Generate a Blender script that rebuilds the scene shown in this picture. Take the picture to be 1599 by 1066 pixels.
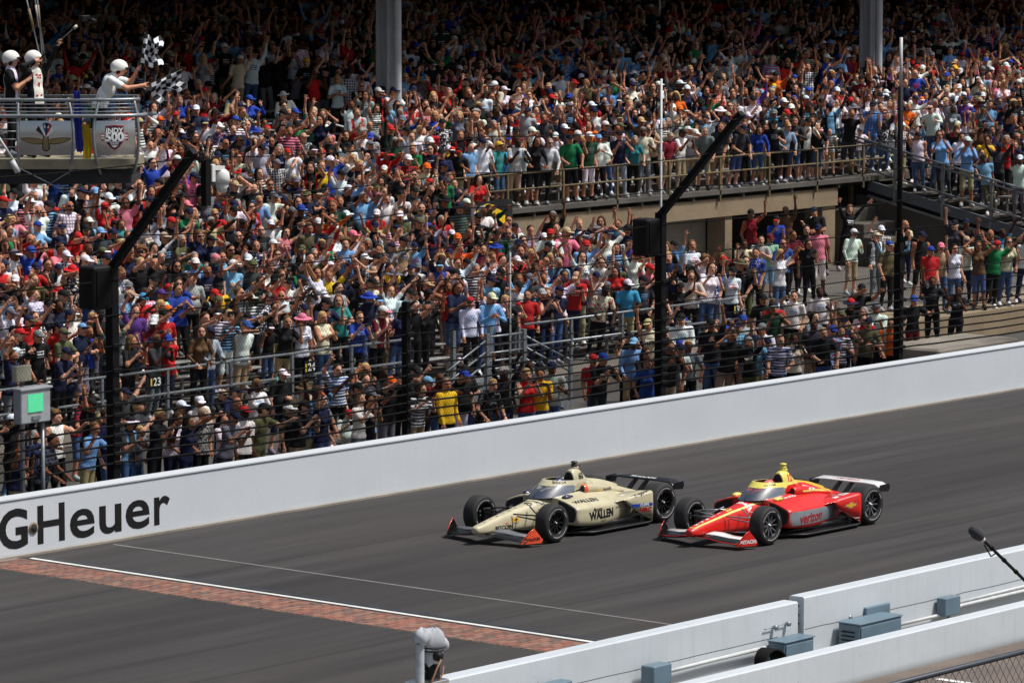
import bpy, bmesh, math, random
import numpy as np
from mathutils import Vector, Matrix, Euler
from mathutils.bvhtree import BVHTree

for o in list(bpy.data.objects): bpy.data.objects.remove(o)
SC = bpy.context.scene
COL = SC.collection
random.seed(11)
R = math.radians

# ------------------------------------------------------------------ camera
# metres; X runs along the front straight (away from the finish), Y across it towards the stands
cam_d = bpy.data.cameras.new('camera')
cam_d.sensor_width = 36.0
cam_d.lens = 36.0 * 6510.0 / 1599.0
cam_d.clip_start = 0.5
cam_d.clip_end = 2000.0
cam = bpy.data.objects.new('camera', cam_d)
COL.objects.link(cam)
cam.location = (0, 0, 11.0)
_th, _p = R(40.03), math.atan(713 / 6510)
_fw = Vector((math.cos(_th) * math.cos(_p), math.sin(_th) * math.cos(_p), -math.sin(_p)))
cam.rotation_euler = _fw.to_track_quat('-Z', 'Y').to_euler()
SC.camera = cam

# ------------------------------------------------------------------ sky, sun, exposure
SUN_EL, SUN_AZ = R(60), math.atan2(-0.84, 0.54)      # direction towards the sun in the XY plane
world = bpy.data.worlds.new('World')
SC.world = world
world.use_nodes = True
wn = world.node_tree
wn.nodes.clear()
sky = wn.nodes.new('ShaderNodeTexSky')
sky.sky_type = 'NISHITA'
sky.sun_disc = False
sky.sun_elevation = SUN_EL
sky.sun_rotation = R(90) - SUN_AZ
sky.air_density = 1.0
sky.dust_density = 3.0
hsv = wn.nodes.new('ShaderNodeHueSaturation')
hsv.inputs['Saturation'].default_value = 0.72
bg = wn.nodes.new('ShaderNodeBackground')
bg.inputs['Strength'].default_value = 0.064
wo = wn.nodes.new('ShaderNodeOutputWorld')
wn.links.new(sky.outputs[0], hsv.inputs['Color'])
wn.links.new(hsv.outputs[0], bg.inputs['Color'])
wn.links.new(bg.outputs[0], wo.inputs['Surface'])
sun_d = bpy.data.lights.new('sun', 'SUN')
sun_d.energy = 3.6
sun_d.angle = R(9)
sun_d.color = (1.0, 0.97, 0.93)
sun = bpy.data.objects.new('sun', sun_d)
COL.objects.link(sun)
_sd = Vector((math.cos(SUN_AZ) * math.cos(SUN_EL), math.sin(SUN_AZ) * math.cos(SUN_EL), math.sin(SUN_EL)))
sun.rotation_euler = _sd.to_track_quat('Z', 'Y').to_euler()
sun.location = (30, 20, 60)
vs = SC.view_settings
vs.view_transform = 'Standard'
vs.look = 'None'
vs.gamma = 1.0
vs.exposure = 0.2
vs.use_curve_mapping = False

# ------------------------------------------------------------------ materials
def lin(r, g, b):
    f = lambda c: (c / 255) / 12.92 if c / 255 <= 0.04045 else ((c / 255 + 0.055) / 1.055) ** 2.4
    return (f(r), f(g), f(b))

class NT:
    def __init__(s, m):
        m.use_nodes = True
        s.t = m.node_tree
        s.t.nodes.clear()
        s.out = s.n('ShaderNodeOutputMaterial')
    def n(s, typ, **kw):
        x = s.t.nodes.new(typ)
        for k, v in kw.items(): setattr(x, k, v)
        return x
    def l(s, a, b): s.t.links.new(a, b)
    def rgb(s, c):
        x = s.n('ShaderNodeRGB'); x.outputs[0].default_value = (*c, 1); return x.outputs[0]
    def val(s, op, a, b=None, c=None):
        x = s.n('ShaderNodeMath', operation=op)
        for i, v in enumerate((a, b, c)):
            if v is None: continue
            if isinstance(v, (int, float)): x.inputs[i].default_value = v
            else: s.l(v, x.inputs[i])
        return x.outputs[0]
    def mix(s, f, a, b, blend='MIX'):
        x = s.n('ShaderNodeMix', data_type='RGBA', blend_type=blend)
        for k, v in ((0, f), (6, a), (7, b)):
            if isinstance(v, (int, float)): x.inputs[k].default_value = v
            elif isinstance(v, tuple): x.inputs[k].default_value = (*v[:3], 1)
            else: s.l(v, x.inputs[k])
        return x.outputs[2]
    def noise(s, scale, detail=4, vec=None, rough=0.55):
        x = s.n('ShaderNodeTexNoise')
        x.inputs['Scale'].default_value = scale
        x.inputs['Detail'].default_value = detail
        x.inputs['Roughness'].default_value = rough
        if vec is not None: s.l(vec, x.inputs['Vector'])
        return x.outputs['Fac']
    def ramp(s, f, a, b):
        x = s.n('ShaderNodeMapRange'); x.inputs['From Min'].default_value = a; x.inputs['From Max'].default_value = b
        s.l(f, x.inputs['Value']); return x.outputs[0]
    def pos(s, scale=(1, 1, 1)):
        g = s.n('ShaderNodeNewGeometry'); m = s.n('ShaderNodeMapping')
        m.inputs['Scale'].default_value = scale
        s.l(g.outputs['Position'], m.inputs['Vector']); return m.outputs[0]
    def obj(s, scale=(1, 1, 1)):
        g = s.n('ShaderNodeTexCoord'); m = s.n('ShaderNodeMapping')
        m.inputs['Scale'].default_value = scale
        s.l(g.outputs['Object'], m.inputs['Vector']); return m.outputs[0]
    def bsdf(s, col, rough=0.6, metal=0.0, bump=None, bstr=0.3, bdist=0.01, coat=0.0, spec=0.5):
        p = s.n('ShaderNodeBsdfPrincipled')
        if isinstance(col, tuple): p.inputs['Base Color'].default_value = (*col[:3], 1)
        else: s.l(col, p.inputs['Base Color'])
        if isinstance(rough, (int, float)): p.inputs['Roughness'].default_value = rough
        else: s.l(rough, p.inputs['Roughness'])
        p.inputs['Metallic'].default_value = metal
        p.inputs['Specular IOR Level'].default_value = spec
        p.inputs['Coat Weight'].default_value = coat
        p.inputs['Coat Roughness'].default_value = 0.06
        if bump is not None:
            b = s.n('ShaderNodeBump'); b.inputs['Strength'].default_value = bstr; b.inputs['Distance'].default_value = bdist
            s.l(bump, b.inputs['Height']); s.l(b.outputs[0], p.inputs['Normal'])
        s.l(p.outputs[0], s.out.inputs['Surface'])
        return p

MATS = {}
def mat(name, col, rough=0.6, metal=0.0, var=0.12, scale=6.0, bump=0.0, coat=0.0, spec=0.5, space='pos'):
    """plain procedural surface: base colour broken up by two noises"""
    if name in MATS: return MATS[name]
    m = bpy.data.materials.new(name); t = NT(m)
    v = t.pos() if space == 'pos' else t.obj()
    n1 = t.noise(scale, 5, v); n2 = t.noise(scale * 9, 3, v)
    dark = tuple(c * (1 - 2.2 * var) for c in col); lite = tuple(min(1, c * (1 + 1.2 * var)) for c in col)
    f = t.val('ADD', t.val('MULTIPLY', n1, 0.7), t.val('MULTIPLY', n2, 0.3))
    c = t.mix(t.ramp(f, 0.3, 0.7), dark, lite)
    r = t.val('ADD', t.val('MULTIPLY', n1, 0.2), rough - 0.1)
    t.bsdf(c, r, metal, n2 if bump else None, bump, 0.01, coat, spec)
    MATS[name] = m
    return m

def make_asphalt():
    m = bpy.data.materials.new('asphalt'); t = NT(m)
    streak = t.noise(1.0, 6, t.pos((0.10, 1.6, 1)), 0.6)
    patch = t.noise(0.22, 5, t.pos())
    grain = t.noise(60, 3, t.pos())
    gr2 = t.noise(14, 5, t.pos((0.35, 1.5, 1)), 0.7)
    c = t.mix(t.ramp(streak, 0.28, 0.72), lin(62, 60, 60), lin(108, 103, 100))
    fine = t.noise(1.0, 5, t.pos((0.04, 11.0, 1)), 0.7)
    c = t.mix(t.val('MULTIPLY', t.ramp(fine, 0.56, 0.68), 0.40), c, lin(50, 48, 48))
    spot = t.val('GREATER_THAN', t.noise(3.2, 2, t.pos((0.6, 1.4, 1))), 0.74)
    c = t.mix(t.val('MULTIPLY', spot, 0.35), c, lin(128, 122, 116))
    c = t.mix(t.val('MULTIPLY', t.ramp(patch, 0.4, 0.7), 0.5), c, lin(93, 84, 76))
    c = t.mix(t.val('MULTIPLY', t.ramp(gr2, 0.35, 0.75), 0.35), c, lin(58, 55, 55))
    # darker rubbered groove in the racing line
    sx = t.n('ShaderNodeSeparateXYZ'); t.l(t.pos(), sx.inputs[0])
    y = t.val('ADD', sx.outputs['Y'], t.val('MULTIPLY', patch, 2.4))
    g = t.val('SUBTRACT', 1.0, t.val('MINIMUM', 1.0, t.val('DIVIDE', t.val('ABSOLUTE', t.val('SUBTRACT', y, 44.6)), 2.8)))
    c = t.mix(t.val('MULTIPLY', g, 0.55), c, lin(60, 56, 55))
    # long tar seams between paver lanes
    for y0 in (40.1, 46.4):
        wob = t.val('MULTIPLY', t.noise(0.6, 2, t.pos((1, 0, 0))), 0.10)
        d = t.val('ABSOLUTE', t.val('SUBTRACT', t.val('ADD', sx.outputs['Y'], wob), y0))
        c = t.mix(t.val('MULTIPLY', t.val('LESS_THAN', d, 0.025), 0.6), c, lin(44, 42, 42))
    c = t.mix(t.ramp(grain, 0.35, 0.75), t.mix(0.25, c, (0, 0, 0)), t.mix(0.10, c, (0.5, 0.5, 0.5)))
    c = t.mix(1.0, c, (0.60, 0.615, 0.64), 'MULTIPLY')
    t.bsdf(c, t.val('ADD', 0.70, t.val('MULTIPLY', streak, 0.25)), 0, grain, 0.35, 0.006, spec=0.2)
    return m

def make_wall_paint(name, base, stain, top_stain=0.5):
    m = bpy.data.materials.new(name); t = NT(m)
    a = t.noise(0.9, 6, t.pos((0.5, 1, 1)), 0.65); b = t.noise(16, 4, t.pos((0.8, 1, 1.0)))
    drip = t.noise(3.0, 5, t.pos((4.0, 1, 0.25)), 0.6)
    c = t.mix(t.val('MULTIPLY', t.ramp(a, 0.42, 0.75), 0.35), base, stain)
    c = t.mix(t.val('MULTIPLY', t.ramp(drip, 0.52, 0.8), 0.35 * top_stain), c, stain)
    chip = t.val('GREATER_THAN', t.noise(26, 2, t.pos((0.5, 1, 1.6))), 0.745)
    c = t.mix(t.val('MULTIPLY', chip, 0.5), c, tuple(x * 0.45 for x in stain))
    sx = t.n('ShaderNodeSeparateXYZ'); t.l(t.pos(), sx.inputs[0])
    scuff = t.noise(5.0, 5, t.pos((0.12, 1, 3.0)), 0.7)
    c = t.mix(t.val('MULTIPLY', t.ramp(scuff, 0.66, 0.8), 0.22), c, tuple(x * 0.6 for x in stain))
    # dirt thrown up on the foot of the wall
    foot = t.val('MULTIPLY', t.ramp(t.val('ADD', sx.outputs['Z'], t.val('MULTIPLY', a, 0.10)), 0.13, 0.03), 0.45)
    c = t.mix(foot, c, lin(130, 120, 105))
    t.bsdf(c, 0.6, 0, b, 0.12, 0.010, spec=0.3)
    return m

M = {}
M['asphalt'] = make_asphalt()
M['wall'] = make_wall_paint('painted wall', lin(206, 211, 216), lin(184, 190, 195))
M['pitwall'] = make_wall_paint('painted pit wall', lin(200, 206, 211), lin(160, 170, 175), 0.9)
M['white_line'] = mat('road paint', lin(232, 232, 228), 0.6, var=0.1, scale=3)
M['grey_line'] = mat('worn road paint', lin(128, 126, 122), 0.7, var=0.18, scale=2)
M['dark_band'] = mat('sealant', lin(58, 60, 64), 0.5, var=0.2, scale=3)
M['mortar'] = mat('mortar', lin(168, 160, 150), 0.9, var=0.15, scale=12)
M['concrete'] = mat('concrete', lin(150, 142, 130), 0.85, var=0.16, scale=1.2, bump=0.3)
M['concrete_tan'] = mat('tan concrete', lin(152, 134, 108), 0.85, var=0.14, scale=1.0, bump=0.3)
M['concrete_dark'] = mat('weathered concrete', lin(98, 93, 86), 0.9, var=0.18, scale=1.2, bump=0.3)
M['apron'] = mat('apron paving', lin(72, 70, 68), 0.9, var=0.15, scale=1.5)
M['pit_lane'] = mat('pit lane concrete', lin(112, 101, 93), 0.85, var=0.16, scale=0.8, bump=0.2)
M['galv'] = mat('galvanised steel', lin(150, 156, 160), 0.45, 0.6, var=0.12, scale=8)
M['rust_rail'] = mat('weathered rail paint', lin(122, 106, 74), 0.7, 0.1, var=0.22, scale=5)
M['bench'] = mat('aluminium bench', lin(176, 176, 172), 0.5, 0.5, var=0.12, scale=4)
M['steel_blue'] = mat('painted steel column', lin(186, 194, 198), 0.5, 0.0, var=0.10, scale=2)
M['black_steel'] = mat('black steel', (0.006, 0.006, 0.007), 0.6, 0.0, var=0.15, scale=7, spec=0.2)
M['black_cable'] = mat('black cable', (0.004, 0.004, 0.004), 0.7, 0.0, var=0.1, spec=0.15)
M['wire'] = mat('chain link wire', (0.008, 0.008, 0.008), 0.7, 0.0, var=0.1, spec=0.1)
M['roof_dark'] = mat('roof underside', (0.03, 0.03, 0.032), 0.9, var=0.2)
M['black_plastic'] = mat('black plastic', (0.008, 0.008, 0.009), 0.55, var=0.1, spec=0.25)
M['box_blue'] = mat('blue grey enamel', lin(104, 126, 140), 0.45, var=0.08, scale=4)
M['conduit'] = mat('white conduit', lin(205, 208, 208), 0.45, var=0.08)
M['black_paint'] = mat('black lettering paint', (0.006, 0.006, 0.007), 0.5, var=0.1)
M['white_plastic'] = mat('white plastic', lin(225, 225, 222), 0.35, var=0.04)
M['grey_plastic'] = mat('grey plastic', lin(160, 164, 168), 0.45, var=0.08)
M['alu_sheet'] = mat('brushed aluminium', lin(222, 222, 220), 0.24, 0.95, var=0.06, scale=1.5)
M['beige'] = mat('beige box', lin(196, 192, 170), 0.5, var=0.06)

# ------------------------------------------------------------------ mesh helpers
class MB:
    def __init__(s): s.v = []; s.f = []; s.m = []; s.mi = 0; s.sm = []
    def add(s, vs, fs, smooth=False):
        b = len(s.v); s.v += [tuple(v) for v in vs]
        for f in fs: s.f.append(tuple(i + b for i in f)); s.m.append(s.mi); s.sm.append(smooth)
    def box(s, a, b):
        (x0, y0, z0), (x1, y1, z1) = a, b
        s.add([(x0,y0,z0),(x1,y0,z0),(x1,y1,z0),(x0,y1,z0),(x0,y0,z1),(x1,y0,z1),(x1,y1,z1),(x0,y1,z1)],
              [(0,3,2,1),(4,5,6,7),(0,1,5,4),(1,2,6,5),(2,3,7,6),(3,0,4,7)])
    def bbox(s, a, b, e=0.01):
        """box with chamfered edges"""
        bm = bmesh.new(); bmesh.ops.create_cube(bm, size=1)
        for v in bm.verts: v.co = Vector([(a[i]+b[i])/2 + v.co[i]*(b[i]-a[i]) for i in range(3)])
        bmesh.ops.bevel(bm, geom=bm.edges[:], offset=e, segments=1, affect='EDGES')
        s.add([v.co for v in bm.verts], [[v.index for v in f.verts] for f in bm.faces]); bm.free()
    def tube(s, pts, r, n=6, cap=True, smooth=True):
        pts = [Vector(p) for p in pts]
        rr = r if isinstance(r, (list, tuple)) else [r]*len(pts)
        rings = []
        prev = None
        for i, p in enumerate(pts):
            d = (pts[min(i+1, len(pts)-1)] - pts[max(i-1, 0)]).normalized()
            if prev is None:
                u = d.orthogonal().normalized()
                if abs(d.z) < 0.9: u = d.cross(Vector((0,0,1))).normalized()
            else:
                u = (prev - d*prev.dot(d)).normalized()
            prev = u; w = d.cross(u)
            rings.append([p + (u*math.cos(2*math.pi*(k+.5)/n) + w*math.sin(2*math.pi*(k+.5)/n))*rr[i] for k in range(n)])
        vs = [v for rg in rings for v in rg]
        fs = [(i*n+k, i*n+(k+1)%n, (i+1)*n+(k+1)%n, (i+1)*n+k) for i in range(len(pts)-1) for k in range(n)]
        s.add(vs, fs, smooth)
        if cap:
            s.add(rings[0], [tuple(range(n))[::-1]]); s.add(rings[-1], [tuple(range(n))])
    def bar(s, a, b, w, h, up=(0,0,1)):
        """rectangular bar from a to b"""
        a, b = Vector(a), Vector(b); d = (b-a).normalized(); u = Vector(up)
        x = d.cross(u).normalized(); y = x.cross(d).normalized()
        q = []
        for p in (a, b):
            for sx, sy in ((-1,-1),(1,-1),(1,1),(-1,1)): q.append(p + x*sx*w/2 + y*sy*h/2)
        s.add(q, [(0,3,2,1),(4,5,6,7),(0,1,5,4),(1,2,6,5),(2,3,7,6),(3,0,4,7)])
    def loft(s, rings, closed=True, cap=True, smooth=True):
        n = len(rings[0]); vs = [v for r in rings for v in r]
        k = n if closed else n-1
        fs = [(i*n+j, i*n+(j+1)%n, (i+1)*n+(j+1)%n, (i+1)*n+j) for i in range(len(rings)-1) for j in range(k)]
        s.add(vs, fs, smooth)
        if cap and closed:
            s.add(rings[0], [tuple(range(n))[::-1]]); s.add(rings[-1], [tuple(range(n))])
    def lathe(s, prof, n=24, axis='z', c=(0,0,0), smooth=True, closed=False):
        rings = []
        for k in range(n):
            t = 2*math.pi*k/n; rg = []
            for r, h in prof:
                a, b = r*math.cos(t), r*math.sin(t)
                p = {'z': (a, b, h), 'y': (a, h, b), 'x': (h, a, b)}[axis]
                rg.append((p[0]+c[0], p[1]+c[1], p[2]+c[2]))
            rings.append(rg)
        m = len(prof); vs = [v for r in rings for v in r]; fs = []
        for i in range(n):
            j = (i+1) % n
            for q in range(m if closed else m-1):
                q2 = (q+1) % m
                f = (i*m+q, j*m+q, j*m+q2, i*m+q2)
                fs.append(f if axis != 'y' else f[::-1])
        s.add(vs, fs, smooth)
    def prism(s, poly, o, u, v, t):
        """extrude a 2-D outline (in axes u,v at o) by vector t"""
        o, u, v, t = Vector(o), Vector(u), Vector(v), Vector(t)
        a = [o + u*p[0] + v*p[1] for p in poly]; b = [p + t for p in a]; n = len(a)
        s.add(a + b, [tuple(range(n))[::-1], tuple(range(n, 2*n))] + [(i, (i+1) % n, n+(i+1) % n, n+i) for i in range(n)])
    def mesh(s, name, mats):
        me = bpy.data.meshes.new(name); me.from_pydata(s.v, [], s.f); 
        for m in (mats if isinstance(mats, (list, tuple)) else [mats]): me.materials.append(m)
        me.polygons.foreach_set('material_index', s.m); me.polygons.foreach_set('use_smooth', s.sm)
        me.update(); return me
    def build(s, name, mats, parent=None, label=None, cat=None, group=None, kind=None, fix=True):
        me = s.mesh(name, mats)
        if fix:
            bm = bmesh.new(); bm.from_mesh(me); bmesh.ops.remove_doubles(bm, verts=bm.verts, dist=1e-5)
            bmesh.ops.recalc_face_normals(bm, faces=bm.faces); bm.to_mesh(me); bm.free()
        return link(name, me, parent, label, cat, group, kind)

def link(name, data, parent=None, label=None, cat=None, group=None, kind=None, loc=None, rotz=None):
    o = bpy.data.objects.new(name, data); COL.objects.link(o)
    if parent is not None: o.parent = parent
    if label: o['label'] = label
    if cat: o['category'] = cat
    if group: o['group'] = group
    if kind: o['kind'] = kind
    if loc is not None: o.location = loc
    if rotz is not None: o.rotation_euler = (0, 0, rotz)
    return o

def thing(name, label, cat, loc=(0,0,0), rotz=0.0, group=None):
    return link(name, None, None, label, cat, group, None, loc, rotz)

def text_mesh(txt, size, bold=0.0, xs=1.0, shear=0.0, ext=0.0, align='CENTER', space=1.0):
    cu = bpy.data.curves.new('txt', 'FONT'); cu.body = txt; cu.size = size; cu.offset = bold; cu.extrude = ext
    cu.shear = shear; cu.align_x = align; cu.align_y = 'CENTER'; cu.resolution_u = 4; cu.space_character = space
    o = bpy.data.objects.new('txt', cu); COL.objects.link(o)
    dg = bpy.context.evaluated_depsgraph_get(); dg.update()
    me = bpy.data.meshes.new_from_object(o.evaluated_get(dg))
    bpy.data.objects.remove(o); bpy.data.curves.remove(cu)
    for v in me.vertices: v.co.x *= xs
    return me
# ================================================================== the setting
def sheet(name, x0, x1, y0, y1, z, m, nx=1):
    b = MB(); b.add([(x0,y0,z),(x1,y0,z),(x1,y1,z),(x0,y1,z)], [(0,1,2,3)])
    return b.build(name, m, kind='structure', fix=False)
sheet('ground', -300, 600, -300, 700, -0.16, M['apron'])
b = MB(); b.box((-200, 34.45, -0.6), (400, 49.9, 0.0)); b.build('race_track', M['asphalt'], kind='structure')
sheet('pit_lane', -200, 400, 14, 33.0, -0.004, M['pit_lane'])
sheet('wall_apron', -200, 400, 50.1, 58, -0.10, M['apron'])
def strip(name, x0, x1, y0, y1, z, m, label=None):
    b = MB(); b.box((x0,y0,z-0.003),(x1,y1,z)); return b.build(name, m, kind='structure')
strip('finish_line', 46.735, 46.825, 34.5, 49.62, 0.006, M['white_line'])
strip('sealed_joint', 46.90, 47.03, 34.5, 49.75, 0.004, M['dark_band'])
strip('timing_line', 48.64, 48.70, 34.5, 49.62, 0.004, M['grey_line'])
strip('pit_lane_line', 47.62, 47.74, 20, 32.3, 0.003, M['white_line'])
strip('pit_lane_edge_line', 51.1, 51.16, 20, 32.8, 0.003, M['grey_line'])

# yard of bricks: running bond, long side along the track
def make_brick_mat():
    m = bpy.data.materials.new('brick'); t = NT(m)
    sx = t.n('ShaderNodeSeparateXYZ'); t.l(t.pos(), sx.inputs[0])
    iy = t.val('FLOOR', t.val('DIVIDE', t.val('SUBTRACT', sx.outputs['Y'], 34.5), 0.108))
    odd = t.val('MODULO', iy, 2.0)
    ix = t.val('FLOOR', t.val('DIVIDE', t.val('SUBTRACT', t.val('ADD', sx.outputs['X'], t.val('MULTIPLY', odd, 0.115)), 45.0), 0.23))
    cb = t.n('ShaderNodeCombineXYZ'); t.l(ix, cb.inputs[0]); t.l(iy, cb.inputs[1])
    wn_ = t.n('ShaderNodeTexWhiteNoise'); t.l(cb.outputs[0], wn_.inputs['Vector'])
    zone = t.noise(0.8, 3, t.pos())
    f = t.val('ADD', t.val('MULTIPLY', wn_.outputs['Value'], 0.75), t.val('MULTIPLY', zone, 0.4))
    cr = t.n('ShaderNodeValToRGB'); t.l(f, cr.inputs[0])
    el = cr.color_ramp.elements
    el[0].position = 0.1; el[0].color = (*lin(116, 108, 102), 1)
    el[1].position = 0.95; el[1].color = (*lin(160, 106, 90), 1)
    for p, c in ((0.3, lin(132, 92, 80)), (0.45, lin(108, 94, 88)), (0.6, lin(150, 98, 84)), (0.78, lin(146, 116, 100))):
        e = el.new(p); e.color = (*c, 1)
    g = t.noise(40, 3, t.pos())
    c = t.mix(t.val('MULTIPLY', t.ramp(g, 0.4, 0.8), 0.35), cr.outputs[0], lin(84, 74, 68))
    t.bsdf(c, 0.85, 0, g, 0.4, 0.01, spec=0.3)
    return m
M['brick'] = make_brick_mat()
strip_o = strip('brick_strip', 45.70, 46.62, 34.5, 49.83, 0.003, M['mortar'])
cells = []
for iy in range(142):
    y0 = 34.5 + iy*0.108
    off = 0.115 if iy % 2 else 0.0
    for ix in range(0, 9):
        x0 = 45.0 - off + ix*0.23
        a, c = max(x0+0.006, 45.71), min(x0+0.224, 46.61)
        if c - a > 0.05: cells.append((a, c, y0+0.006, y0+0.102))
cells = [c for c in cells if c[3] < 49.82]
seen = [c for c in cells if c[2] > 37.7]
single, rest = seen[:300], [c for c in cells if c[2] <= 37.7] + seen[300:]
bmeshes = {}
for (x0, x1, y0, y1) in single:
    key = round(x1-x0, 3)
    if key not in bmeshes:
        q = MB(); L_ = (x1-x0)/2; q.box((-L_, -0.048, 0), (L_, 0.048, 0.010)); bmeshes[key] = q.mesh('brick', M['brick'])
    o = link('brick', bmeshes[key], strip_o, loc=((x0+x1)/2, (y0+y1)/2, 0.002 + random.uniform(-0.003, 0.003)))
    o.rotation_euler = (random.uniform(-.02, .02), random.uniform(-.012, .012), 0)
q = MB()
for (x0, x1, y0, y1) in rest:
    h = 0.010 + random.uniform(-0.003, 0.003); q.box((x0, y0, 0.002), (x1, y1, 0.002+h))
q.build('brick_field', M['brick'], strip_o, kind='stuff', fix=False)

# ---------------------------------------------------------------- outer wall with its lettering
def wall_prof(y0, y1, h, e=0.02):
    return [(y0, -0.2), (y0, h-e), (y0+e, h), (y1-e, h), (y1, h-e), (y1, -0.2)]
outer = thing('outer_wall', 'long white concrete wall along the far edge of the track below the fence', 'wall', (60, 50, 0))
b = MB(); pf = wall_prof(49.86, 50.22, 0.96, 0.03)
xs = [-60] + [x for x in np.arange(-54, 300, 6.1)]
b.loft([[(x-60, y-50, z) for y, z in pf] for x in (-120, 300)], smooth=False); b.build('wall_body', M['wall'], outer)
b = MB(); b.box((-180, -0.16, 0.962), (240, 0.20, 0.985)); b.build('wall_cap', M['wall'], outer)
b = MB(); b.box((-180, -0.20, -0.05), (240, -0.141, 0.035)); b.build('wall_foot', M['concrete'], outer)
# lettering, painted: thin raised sheets on the wall face (reads along +X as seen from the track)
def wall_letters(txt, x0, x1, z0, z1, bold, name):
    me = text_mesh(txt, 1.0, bold, ext=0.0015)
    xs = [v.co.x for v in me.vertices]; ys = [v.co.y for v in me.vertices]
    ax, bx, ay, by = min(xs), max(xs), min(ys), max(ys)
    for v in me.vertices:
        v.co = Vector((x0 + (v.co.x-ax)/(bx-ax)*(x1-x0) - 60, -0.1435 - v.co.z, z0 + (v.co.y-ay)/(by-ay)*(z1-z0)))
    me.materials.append(M['black_paint'])
    return link(name, me, outer)
wall_letters('T', 44.62, 45.24, 0.16, 0.80, 0.03, 'letter')
wall_letters('A', 45.30, 46.22, 0.16, 0.80, 0.03, 'letter')
wall_letters('G', 46.29, 46.94, 0.145, 0.815, 0.03, 'letter')
for ch, x0, x1, z0, z1 in (('H', 47.16, 47.78, 0.16, 0.80), ('e', 47.90, 48.47, 0.145, 0.64), ('u', 48.58, 49.10, 0.145, 0.63),
                           ('e', 49.20, 49.77, 0.145, 0.64), ('r', 49.88, 50.26, 0.155, 0.64)):
    wall_letters(ch, x0, x1, z0, z1, 0.016, 'letter')
b = MB(); b.lathe([(0.0, 0.0), (0.085, 0.0), (0.10, -0.012), (0.10, -0.02), (0.0, -0.02)], 20, 'y', (47.06-60, -0.142, 0.45)); b.build('port_ring', M['concrete_tan'], outer)
b = MB(); b.lathe([(0.0, -0.024), (0.07, -0.024), (0.07, -0.021)], 16, 'y', (47.06-60, -0.142, 0.45)); b.build('port_hole', M['roof_dark'], outer)

# ---------------------------------------------------------------- pit walls in front
def jog_line(mb, x0, x1, y, zf, seed, w=0.007):
    rnd = random.Random(seed); x = x0; z = zf(x0)
    pts = []
    while x < x1:
        pts.append((x, z)); x += rnd.uniform(0.12, 0.5); z = zf(x) + rnd.uniform(-0.008, 0.008)
    for (a, za), (c, zc) in zip(pts, pts[1:]):
        mb.add([(a, y, za-w/2), (c, y, zc-w/2), (c, y, zc+w/2), (a, y, za+w/2)], [(0,1,2,3)])
inner = [(20.0, 46.84, 34.36, 1.00), (46.90, 120.0, 34.30, 1.06)]
for i, (x0, x1, y1, h) in enumerate(inner):
    t = thing('pit_wall', ('white cracked pit wall beside the grey remote camera' if i == 0 else 'taller white pit wall section with the vented grey cabinet'), 'wall', (x0, y1-0.13, 0))
    b = MB(); b.loft([[(x, y-y1+0.13, z) for y, z in wall_prof(y1-0.26, y1, h, 0.02)] for x in (0, x1-x0)], smooth=False)
    b.build('wall_body', M['pitwall'], t)
    b = MB(); jog_line(b, 0.02, min(x1-x0, 40)-0.02, -0.1325, lambda x: 0.56 if i == 0 else 0.60, 5+i); b.build('crack', M['roof_dark'], t, fix=False)
    b = MB(); jog_line(b, 0.02, min(x1-x0, 40)-0.02, -0.1325, lambda x: 0.22, 15+i, 0.004); b.build('crack', M['grey_line'], t, fix=False)
    if i == 1:
        b = MB(); b.box((0.0, -0.20, -0.1), (1.3, -0.132, 0.20)); b.build('footing', M['pitwall'], t)
        for z in (0.93, 0.80, 0.68):
            b = MB(); b.box((-0.012, -0.05, z-.012), (0.004, -0.02, z+.012)); b.build('bolt', M['black_steel'], t)
t = thing('low_pit_wall', 'low white wall nearest the pit lane in the bottom right corner', 'wall', (60, 33.2, 0))
b = MB(); b.loft([[(x-60, y-33.2, z) for y, z in wall_prof(33.06, 33.30, 0.51, 0.02)] for x in (20, 120)], smooth=False); b.build('wall_body', M['pitwall'], t)
strip('wall_gutter', 20, 120, 33.30, 34.05, 0.05, M['concrete'])
# ================================================================== grandstands
DZ, DY = 0.17, 0.80
def rows(par, x0, x1, yA, zA, n, bench=True, floor_z=-0.2, seg=None):
    """stepped rows, each tread a step and each plank a bench"""
    for k in range(n):
        y, z = yA + DY*k, zA + DZ*k
        b = MB(); b.box((x0, y, z-0.22), (x1, y+DY+0.02, z)); b.build('step', M['concrete_dark'], par)
        if bench:
            b = MB(); b.bbox((x0+0.1, y+0.46, z+0.40), (x1-0.1, y+0.72, z+0.44), 0.008)
            x = x0+0.4
            while x < x1: b.box((x, y+0.56, z), (x+0.05, y+0.62, z+0.398)); x += 1.8
            b.build('bench', M['bench'], par)
A_Y, A_Z = 57.0, 0.62
gA = thing('lower_grandstand', 'long lower grandstand packed with people behind the fence posts', 'grandstand')
rows(gA, 30, 77.4, A_Y, A_Z, 13)
b = MB(); b.box((30, 56.94, -0.15), (77.4, 56.998, A_Z-0.225)); b.build('front_wall', M['concrete_dark'], gA)
b = MB(); b.box((30, 56.93, A_Z-0.222), (77.4, 56.997, A_Z+0.01)); b.build('edge_beam', M['concrete'], gA)
b = MB(); b.prism([(57.06, -0.15), (67.4, -0.15), (67.4, 2.4), (57.06, 0.2)], (77.33, 0, 0), (0,1,0), (0,0,1), (0.06, 0, 0)); b.build('end_wall', M['concrete_dark'], gA)
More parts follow.
